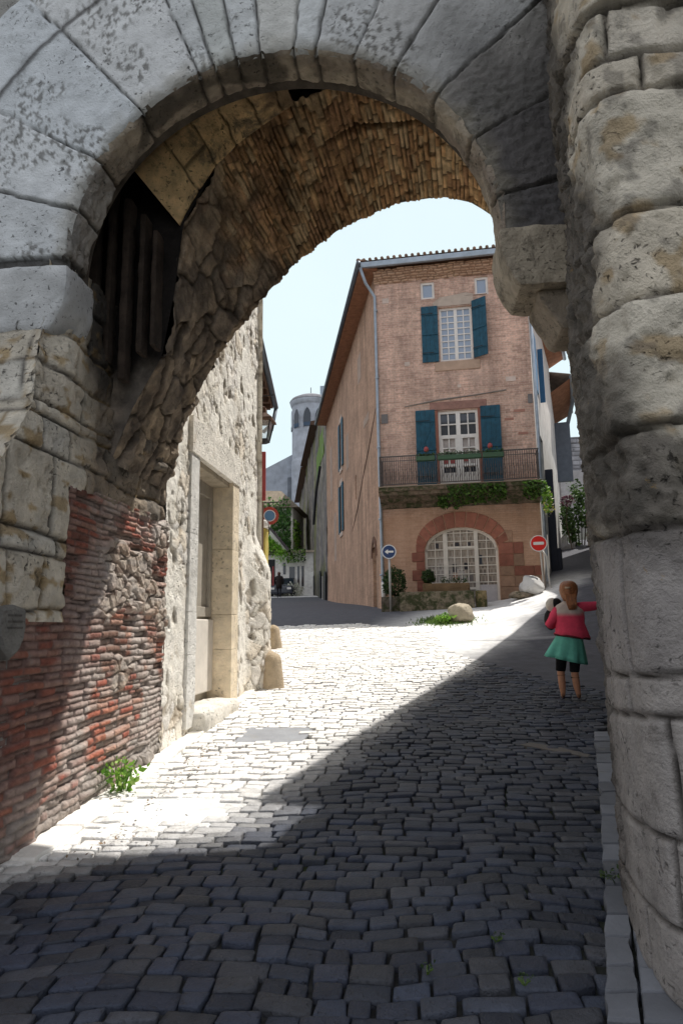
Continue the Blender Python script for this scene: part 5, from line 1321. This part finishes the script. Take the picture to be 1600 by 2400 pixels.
rockm('rock',(3.28,20.7),(.34,.30,.34),8,(.66,.65,.63),M['slab'],'white boulder at the foot of the house beside the no-entry sign')
rockm('rock',(2.95,20.55),(.38,.22,.12),12,(.30,.24,.18),M['moss'],'low flat mossy stone left of the white boulder')
weed('weed',.58,16.7,260,.20,.24,.08,'leafy bright green weed left of the tan rock')
mb=MB(); 
for i in range(2600):
    x=random.gauss(.62,.30); y=random.gauss(17.2,.38); z=gz(x,y)
    a=random.uniform(0,6.28); h_=random.uniform(.03,.10); d=V((math.cos(a),math.sin(a),0))*.012; P=V((x,y,z-.012))
    mb.add([P-d,P+d,P+V((random.gauss(0,.03),random.gauss(0,.03),h_))],[(0,1,2)],random.choice([(.10,.19,.03),(.16,.26,.05),(.08,.14,.03)]))
tag(mb.build('grass_patch',M['leaf']),'patch of short grass around the tan rock','grass',kind='stuff')
# signs
sg=thing('arrow_sign',F.p(.30,gz(-.85,20.3),1.55),'round blue one-way sign with white left arrow on a pale post','road sign')
c0=V((-.87,20.24,3.80)); nn_=V((-.02,-1,0))
mb=MB(); a,b,nv=None,None,None
plate(mb,c0,nn_,.215,.02,(.30,.32,.36)); disc(mb,c0,nn_,.185,.213,.003,(.72,.74,.78)); a,b,nv=disc(mb,c0,nn_,0,.186,.004,(.015,.05,.16))
if a.x<0: a=-a
def sp_(x,z,o_=.007): return c0+a*x+V((0,0,z))+nv*o_
mb.add([sp_(-.13,0),sp_(-.03,.075),sp_(-.03,.028),sp_(.135,.028),sp_(.135,-.028),sp_(-.03,-.028),sp_(-.03,-.075)],[(6,5,2,1),(6,1,0),(5,4,3,2)],(.85,.85,.85))
mb.build('sign_plate',M['sign'],sg)
mb=MB(); mb.tube([(-.86,20.30,gz(-.86,20.3)-.05),(-.865,20.28,3.9)],.035); mb.build('post',flat_mat('pale_post',(.45,.44,.42),.5,.5,.2),sg,smooth=True)
ng=thing('no_entry_sign',(3.72,21.2,gz(3.7,21.2)),'round red no-entry sign on a pale post at the right house corner','road sign')
c0=V((3.60,21.0,4.02)); nn_=V((-.12,-1,0))
mb=MB(); plate(mb,c0,nn_,.25,.02,(.35,.35,.35)); disc(mb,c0,nn_,.222,.248,.003,(.8,.78,.75)); a,b,nv=disc(mb,c0,nn_,0,.223,.004,(.72,.025,.02))
if a.x<0: a=-a
mb.add([c0+a*x+V((0,0,z))+nv*.008 for x,z in ((-.155,-.03),(-.14,-.045),(.14,-.045),(.155,-.03),(.155,.03),(.14,.045),(-.14,.045),(-.155,.03))],[tuple(range(8))],(.78,.78,.76))
mb.build('sign_plate',M['sign'],ng)
mb=MB(); g0=gz(3.7,21.1)
mb.tube([(3.63,21.06,3.85),(3.66,21.08,3.72),(3.70,21.1,g0-.05)],.03); mb.tube([(3.70,21.06,3.80),(3.83,21.1,3.62),(3.88,21.12,g0+.1),(4.05,21.1,g0-.02)],.03); mb.build('post',flat_mat('pale_post2',(.60,.58,.54),.5,.5,.1),ng,smooth=True)

# ================================================================== houses behind and right
ol=thing('grey_house',(-6,42,3.5),'old grey weathered house row with mossy patches in shade along the left street','house')
O2=Frame((-1.2-.227*50,21.9+.974*50),(.227,-.974))   # u 0 (far) .. 32 (joins brick house)
def grey_hc(u,z):
    st=nz(u*1.1,z*.12,3)
    h=.10*fbm(u*.9,z*.25,2)+.05*fbm(u*3,z*1.2,8)
    c=mixc((.30,.27,.23),(.16,.15,.15),clamp(.5+1.3*st)); c=mixc(c,(.16,.17,.06),.75*smooth(.1,.35,nz(u*.5,z*.15,9)+.3*smooth(9,2,u)))
    c=mixc(c,(.05,.045,.04),.6*smooth(5.6,4.4,z+.4*nz(u,z)))
    return h,c
def top2(u): return pw(u,[(0,12.2),(3,12.6),(3.1,14.3),(14,15.2),(14.1,15.6),(27,15.6),(32,15.6)])
mb=MB(); relief(mb,lambda a,b:O2.p(a,lerp(2.6,top2(a),b/10),0),lambda a,b:O2.n,0,32.2,0,10,160,90,lambda a,b:grey_hc(a,lerp(2.6,top2(a),b/10)))
O2.box(mb,0,32.2,2.6,12,-6,-.15,(.3,.27,.24)); mb.build('wall',M['greystone'],ol,smooth=False)
mb=MB()
for a,b in ((0,3.05),(3.1,14),(14.05,26)):
    za,zb=top2(a+.02),top2(b-.02); mb.add([O2.p(a,za-.1,.55),O2.p(b,zb-.1,.55),O2.p(b,zb+.15,.5),O2.p(a,za+.15,.5),O2.p(a,za-.1,-.2),O2.p(b,zb-.1,-.2),O2.p(b,zb+1.2,-4),O2.p(a,za+1.2,-4)],[(0,1,2,3),(0,4,5,1),(3,2,6,7),(0,3,7,4),(1,5,6,2)],(.20,.10,.06))
mb.build('eaves',M['wood'],ol)
each('green_render',M['plaster'],ol,O2,[(u-1.6,u+1.3,z-.9,z+.9,.03,.05,(.17,.28,.06)) for u,z in ((29.5,13.1),(26.8,12.6))])
mb=MB(); mb.tube([O2.p(31.0,11.3,.3),O2.p(28.6,10.3,.35),O2.p(25.6,8.6,.3)],.09); mb.build('lean_to_roof',M['iron'],ol)
for (u,z0,z1) in ((30.6,3.1,4.9),(27.2,3.3,5.2),(22,3.4,5.3),(15.5,3.8,5.9)):
    mb=MB(); O2.box(mb,u,u+.9,z0,z1,.06,.1); mb.build('doorway',M['iron'],ol)
mb=MB(); O2.box(mb,29.9,30.12,2.9,4.7,.1,.16); mb.build('white_post',flat_mat('pale_post3',(.4,.38,.37),.6),ol)

rr=thing('hidden_right_row',(4,14,1.5),'hidden house row on the right behind the gate pier, its eaves shading the street','house')
RP=[(2.0,8.2),(2.38,9.74),(2.88,11.6),(3.75,14.6),(4.17,16.0),(5.22,19.26),(6.15,21.6),(6.02,24.2),(7.15,28.5)]  # hidden eave line shaped to throw its shade over the street
mb=MB()
vs=[];fs=[]
for x,y in RP: vs+=[(x+.14,y,0),(x+.14,y,8.88)]
for i in range(len(RP)-1): fs.append((2*i,2*i+2,2*i+3,2*i+1))
k=len(vs); vs+=[(9,8.2,0),(9,8.2,8.88),(15,28.5,0),(15,28.5,8.88)]
fs+= [(0,1,k+1,k),(k,k+1,k+3,k+2)]
mb.add(vs,fs,(.12,.105,.095)); mb.build('wall',M['greystone'],rr)
mb=MB(); top=[V((x,y,8.9)) for x,y in RP]
vs=[];fs=[]
for P in top: vs+=[P,P+V((.1,0,.12)),P+V((4,0,1.6))]
for i in range(len(top)-1):
    for q in range(2): fs.append((3*i+q,3*i+3+q,3*i+4+q,3*i+1+q))
mb.add(vs,fs,(.25,.16,.12)); mb.build('roof',M['tile'],rr)
mb=MB(); mb.box(2.20,2.42,8.98,9.06,4.0,4.52,(.1,.06,.04)); mb.build('timber_end',M['wood'],rr)
n2_=thing('lower_house',(6.3,33,5),'second house up the right street with curled brown eaves','house')
R2=Frame((3.81+.26*8.7,21.58+.966*8.7),(.22,.975))
mb=MB(); R2.box(mb,0,4.2,2.5,12.0,-4,0,(.55,.52,.48)); mb.build('wall',M['plaster'],n2_)
mb=MB(); mb.add([R2.p(-.1,11.75,0),R2.p(4.2,11.5,0),R2.p(4.2,11.9,.75),R2.p(-.1,12.3,.85)],[(0,1,2,3)],(.4,.2,.1)); mb.build('soffit',M['soffw'],n2_)
mb=MB(); mb.tube([R2.p(-.1,12.4,.9),R2.p(2.2,12.1,.95),R2.p(4.2,11.4,.6),R2.p(4.3,10.2,.2)],.10); mb.build('gutter',M['zinc'],n2_,smooth=True)
mb=MB(); mb.add([R2.p(-.2,12.45,1.0),R2.p(4.3,12.0,.9),R2.p(4.3,13.2,-3),R2.p(-.2,13.4,-3)],[(0,1,2,3)],(.6,.55,.5)); mb.build('roof',M['tile'],n2_)
mb=MB(); R2.box(mb,2.9,3.1,8.3,11.2,0,.7); mb.build('open_shutter',M['dzinc'],n2_)
sw=thing('stone_wall_house',(9.5,43,7),'distant grey-blue stone house with stepped chimneys at the top of the right street','house')
mb=MB(); 
def far_hc(u,z):
    r,k,da,db=crW.at(u,z); g=max(math.exp(-(da/.03)**2),math.exp(-(db/.03)**2)); c=mulc((.36,.36,.38),.75+.5*hsh(r,k,1)); return .05*hsh(r,k)-.05*g,mixc(c,(.14,.14,.15),g*.7)
crW=Courses(rows_rand(5,14,.22,.34,3),5,14,(.4,.8),8,.03,1)
relief(mb,lambda a,b:V((a,42,b)),lambda a,b:V((0,-1,0)),6.6,13,6,12.95,110,120,far_hc); mb.box(6.6,13,42.05,48,6,12.9,(.33,.33,.35)); mb.build('wall',M['greystone'],sw)
for (a,b,z) in ((7.3,8.1,13.6),(9.0,9.5,13.2)):
    mb=MB(); mb.box(a,b,42.1,43,12.9,z,(.34,.33,.34)); mb.build('chimney',M['greystone'],sw)
mb=MB(); mb.box(8.5,10.2,40.9,41.95,6.5,10.6,(.50,.48,.48)); mb.build('lean_to',M['plaster'],sw)
mb=MB(); leaves(mb,blob_pts((6.75,29.6,gz(6.75,29.6)+1.2),(.75,.5,1.5),1700,.3,1.6,3),.14,[(.06,.12,.03),(.09,.17,.04),(.12,.22,.05),(.05,.09,.03)],.2)
b_=mb.build('tall_bush',M['leaf'],loc=(6.75,29.6,gz(6.75,29.6))); tag(b_,'tall green bush at the top of the right street beside the pier','bush')
mb=MB(); z_=gz(6.75,29.6)
for k in range(6): mb.tube([(6.7+.1*k-.25,29.6,z_-.1),(6.6+.2*k-.5,29.5,z_+1.3)],[.03,.012],n=6)
mb.build('stem',M['bark'],b_)
mb=MB(); leaves(mb,blob_pts((6.12,28.4,6.6),(.28,.2,.24),220),.11,[(.12,.03,.06),(.2,.06,.1),(.45,.4,.4),(.07,.02,.04)],.3); mb.tube([(6.2,28.5,gz(6.2,28.5)),(6.0,28.3,5.7),(6.12,28.4,6.5)],.02,(.2,.15,.1),6)
tag(mb.build('flowering_shrub',M['leaf'],loc=(6.2,28.5,gz(6.2,28.5))),'dark purple and white flowers above the bush in the right street','flowers')
mb=MB(); mb.box(7.0,7.18,28.8,29.2,gz(7.1,29)-.2,6.2,(.4,.26,.17)); pp=mb.build('gate_post',M['plaster'],loc=(7.1,29,gz(7.1,29)),bevel=.02); tag(pp,'slim tan gate post beside the tall bush','post')
mb=MB()
for i in range(14):
    a=i/13; mb.add([(5.6+.9*a,28.9,gz(5.6,28.9)-.2),(5.6+.9*(a+.07),28.9,gz(5.6,28.9)-.2),(5.6+.9*(a+.07),28.95,5.6-.9*a+.5*nz(i*.7,2)),(5.6+.9*a,28.95,5.6-.9*a+.5*nz(i*.7-.3,2))],[(0,1,2,3)],(.5,.48,.46))
rw=mb.build('rubble_wall',M['rubble'],loc=(6,28.9,gz(6,28.9))); tag(rw,'sloping broken rubble wall below the purple flowers','wall')

# ================================================================== GIRL
GX,GY=1.79,8.8
GZ=gz(GX,GY)+.008
girl=thing('person',(GX,GY,GZ),'girl seen from behind in pink jacket and green skirt, one hand on the gate wall','person')
girl.rotation_euler=(0,0,R_(-9))
vv=[(0.0,0,.66),(.015,0,.82),(.03,0,.98),(.035,0,1.10),(.04,.005,1.17),(.044,.015,1.24),(.045,.02,1.31),(.045,.02,1.37),
 (-.075,0,.60),(-.11,.015,.34),(-.105,-.01,.16),(-.10,-.015,.06),(-.10,.06,.025),(-.10,.12,.02),
 (.085,0,.60),(.05,.02,.33),(.062,0,.16),(.078,-.015,.055),(.085,.06,.022),(.09,.12,.018),
 (.165,0,1.10),(.31,.04,1.105),(.44,.10,1.12),(.50,.13,1.13),
 (-.115,0,1.08),(-.205,-.01,.88),(-.165,.14,.93),(-.14,.19,.96)]
ee=[(0,1),(1,2),(2,3),(3,4),(4,5),(5,6),(6,7),(0,8),(8,9),(9,10),(10,11),(11,12),(12,13),(0,14),(14,15),(15,16),(16,17),(17,18),(18,19),(3,20),(20,21),(21,22),(22,23),(3,24),(24,25),(25,26),(26,27)]
rr_=[.10,.09,.10,.07,.042,.06,.082,.062,.075,.048,.046,.03,.028,.018,.075,.048,.046,.03,.028,.018,.045,.034,.024,.022,.045,.034,.024,.022]
def finger(base,dirs,r):
    i=base
    for d in dirs:
        vv.append(tuple(vv[i][k]+d[k] for k in range(3))); ee.append((i,len(vv)-1)); rr_.append(r); i=len(vv)-1
for k,(dy,dz,l) in enumerate(((.0,.028,.030),(.0,.012,.034),(.0,-.004,.033),(.0,-.02,.027))):
    finger(23,[(.022,.012,dz),(l*.8,.018,dz*.4),(l*.5,.022,.0)],.0065)
finger(23,[(.005,-.006,.034),(.018,.0,.022)],.007)
for k,(dx,dz,l) in enumerate(((.012,.024,.03),(.014,.01,.033),(.014,-.005,.032),(.012,-.018,.026))):
    finger(27,[(dx,.026,dz),(l*.5,.018,.0),(l*.5,-.004,0)],.0065)
finger(27,[(-.004,.012,.03),(.01,.016,.018)],.007)
gbody=skinbody('body',vv,ee,rr_,M['skin'],girl,2)
def ring(cx,cy,z,rx,ry,n=28,f=None,tz=0.,tx=0.):
    out=[]
    for k in range(n):
        a=2*math.pi*k/n; q=1+(f(a,z) if f else 0); out.append(V((cx+rx*q*math.cos(a),cy+ry*q*math.sin(a),z+tz*math.cos(a)+tx*math.sin(a))))
    return out
def lbuild(mb,name,mat,smooth=True,parent=None):
    me_off=V(girl.location); mb.v=[p_+me_off for p_ in mb.v]; return mb.build(name,mat,parent or girl,smooth=smooth)
# leggings
mb=MB()
for pts,rs in (([(-.075,0,.64),(-.095,.008,.45),(-.110,.014,.33),(-.108,.012,.275)],[.085,.066,.057,.055]),([(.085,0,.64),(.062,.012,.45),(.050,.02,.32),(.053,.018,.245)],[.085,.066,.057,.055])): mb.tube(pts,rs,(.008,.008,.011),16)
lbuild(mb,'leggings',M['cloth'])
# skirt
def pleat(a,z): t=smooth(.76,.45,z); return t*(.10*(2*abs(math.sin(a*4.5+.6))-1)+.05*math.sin(a*4))
mb=MB(); R1=[]
for i in range(9):
    t=i/8; z=lerp(.80,.455,t); R1.append(ring(lerp(.03,-.045,t),0,z,lerp(.13,.235,t**.8),lerp(.10,.19,t**.8),48,pleat,lerp(0,-.055,t)))
R1.append(ring(-.045,0,.465,.21,.17,48,None,-.05)); mb.loft(R1,(.13,.46,.38),False); 
sk=lbuild(mb,'skirt',M['cloth'])
# jacket: torso and sleeves, grey yoke on top
PK=(.74,.07,.14); YK=(.52,.45,.42)
mb=MB(); n_=36
def crease(a,z): return .035*math.sin(a*5+z*26)+.06*nz(math.cos(a)*3,math.sin(a)*3,z*12)
rs=[(.735,.048,.205,.14,.03),(.75,.05,.21,.145,.03),(.80,.046,.19,.135,.0),(.90,.035,.175,.125,.0),(.98,.03,.175,.12,.0),(1.03,.03,.178,.115,.01),(1.075,.033,.175,.105,.012),(1.115,.038,.145,.085,.012),(1.15,.042,.085,.06,.01),(1.19,.043,.058,.052,.0)]
rings=[ring(cx,0,z,rx,ry,n_,crease if z<1.05 else None,-tz) for z,cx,rx,ry,tz in rs]
cl=[]
for (z,*_),r_ in zip(rs,rings):
    for p_ in r_: cl.append(mixc(PK,YK,smooth(1.005,1.02,p_.z-.05*(p_.x-.03))) if z>.76 else (mulc(PK,.85)))
mb.loft(rings,cl,True)
for pts,rs2 in (([(.12,0,1.085),(.20,.01,1.098),(.31,.04,1.105),(.42,.09,1.118)],[.066,.062,.056,.05]),([(-.09,0,1.07),(-.14,-.01,.99),(-.205,-.015,.875),(-.195,.05,.89),(-.17,.12,.925)],[.062,.066,.062,.056,.048])): mb.tube(pts,rs2,PK,18)
jk=lbuild(mb,'jacket',M['cloth'])
mb=MB(); mb.loft([ring(.05,0,.725,.206,.142,36,None,-.03),ring(.05,0,.74,.214,.149,36,None,-.03),ring(.05,0,.752,.206,.142,36,None,-.03)],(.09,.015,.02)); lbuild(mb,'hem_band',M['cloth'],True,jk)
# hair with a tied-back tail
mb=MB(); HC=(.30,.115,.045); rings=[]
for z,cx,cy,rx,ry in [(1.425,.045,.01,.012,.012),(1.418,.045,.008,.055,.05),(1.395,.045,.004,.088,.085),(1.36,.045,0,.106,.108),(1.31,.044,-.002,.110,.114),(1.26,.044,-.010,.104,.105),(1.215,.046,-.028,.088,.078),(1.17,.050,-.052,.07,.045)]:
    rings.append(ring(cx,cy,z,rx,ry,32,lambda a,z:.03*math.sin(a*11+z*20)+.02*nz(math.cos(a)*3,math.sin(a)*3,z*10)))
mb.loft(rings,HC)
for i in range(70):
    x0=random.uniform(-.05,.085); sp=random.uniform(-.5,1.)
    c=mulc(HC,random.uniform(.55,1.7))
    mb.tube([(.045+x0*.9,-.095+abs(x0)*.3,1.30),(.045+x0*.85,-.108,1.22),(.05+x0*.75+.008*sp,-.112,1.13+.01*sp),(.055+x0*.55+.012*sp,-.105-random.random()*.02,1.06+.05*abs(sp)*random.random())],[.009,.011,.010,.003],c,6)
hr=lbuild(mb,'hair',M['hair'])
mb=MB(); mb.tube([(.0,-.112,1.335),(.03,-.122,1.33),(.06,-.118,1.332)],.011,(.5,.4,.3),8); lbuild(mb,'hair_clip',M['cloth'],True,hr)
# face and ears
mb=MB()
mb.loft([ring(.045,.088,1.262,.004,.004,8),ring(.045,.098,1.268,.012,.012,8),ring(.045,.094,1.285,.009,.012,8),ring(.045,.085,1.305,.006,.006,8)],(.4,.2,.12)); lbuild(mb,'nose',M['skin'])
for s_ in (-1,1):
    mb=MB(); mb.loft([ring(.045+s_*.030,.083,1.300,.002,.002,8),ring(.045+s_*.030,.089,1.306,.011,.006,8),ring(.045+s_*.030,.083,1.313,.002,.002,8)],(.03,.02,.015)); lbuild(mb,'eye',M['plain'])
    mb=MB(); mb.loft([ring(.045+s_*.088,.02,1.27,.006,.012,8),ring(.045+s_*.098,.012,1.295,.008,.018,8),ring(.045+s_*.094,.012,1.318,.005,.010,8)],(.4,.2,.12)); lbuild(mb,'ear',M['skin'])
mb=MB(); mb.loft([ring(.045,.086,1.236,.018,.004,10),ring(.045,.092,1.240,.022,.006,10),ring(.045,.086,1.245,.016,.004,10)],(.35,.08,.07)); lbuild(mb,'mouth',M['plain'])
# soft toy held in the left arm
rot=Matrix.Rotation(R_(-9),4,'Z'); toyc=V((GX,GY,GZ))+(rot@V((-.155,.10,1.07)))
ty=thing('soft_toy',toyc,'black and white soft toy held in the girl\'s left arm','toy')
mb=MB()
def sph(mb,c,r,cl,n=14):
    c=V(c); rg=[]
    for i in range(n+1):
        a=math.pi*i/n; rg.append([c+V((r[0]*max(math.sin(a),.02)*math.cos(2*math.pi*k/18),r[1]*max(math.sin(a),.02)*math.sin(2*math.pi*k/18),r[2]*math.cos(a))) for k in range(18)])
    mb.loft(rg,cl)
sph(mb,toyc+V((.0,.0,.06)),(.085,.08,.09),(.62,.58,.52)); mb.build('head',M['cloth'],ty,smooth=True)
mb=MB(); sph(mb,toyc+V((.045,-.04,.07)),(.065,.06,.075),(.012,.011,.012)); mb.build('cap',M['cloth'],ty,smooth=True)
mb=MB(); sph(mb,toyc+V((-.03,.02,-.12)),(.08,.07,.13),(.02,.02,.022)); mb.build('body',M['cloth'],ty,smooth=True)
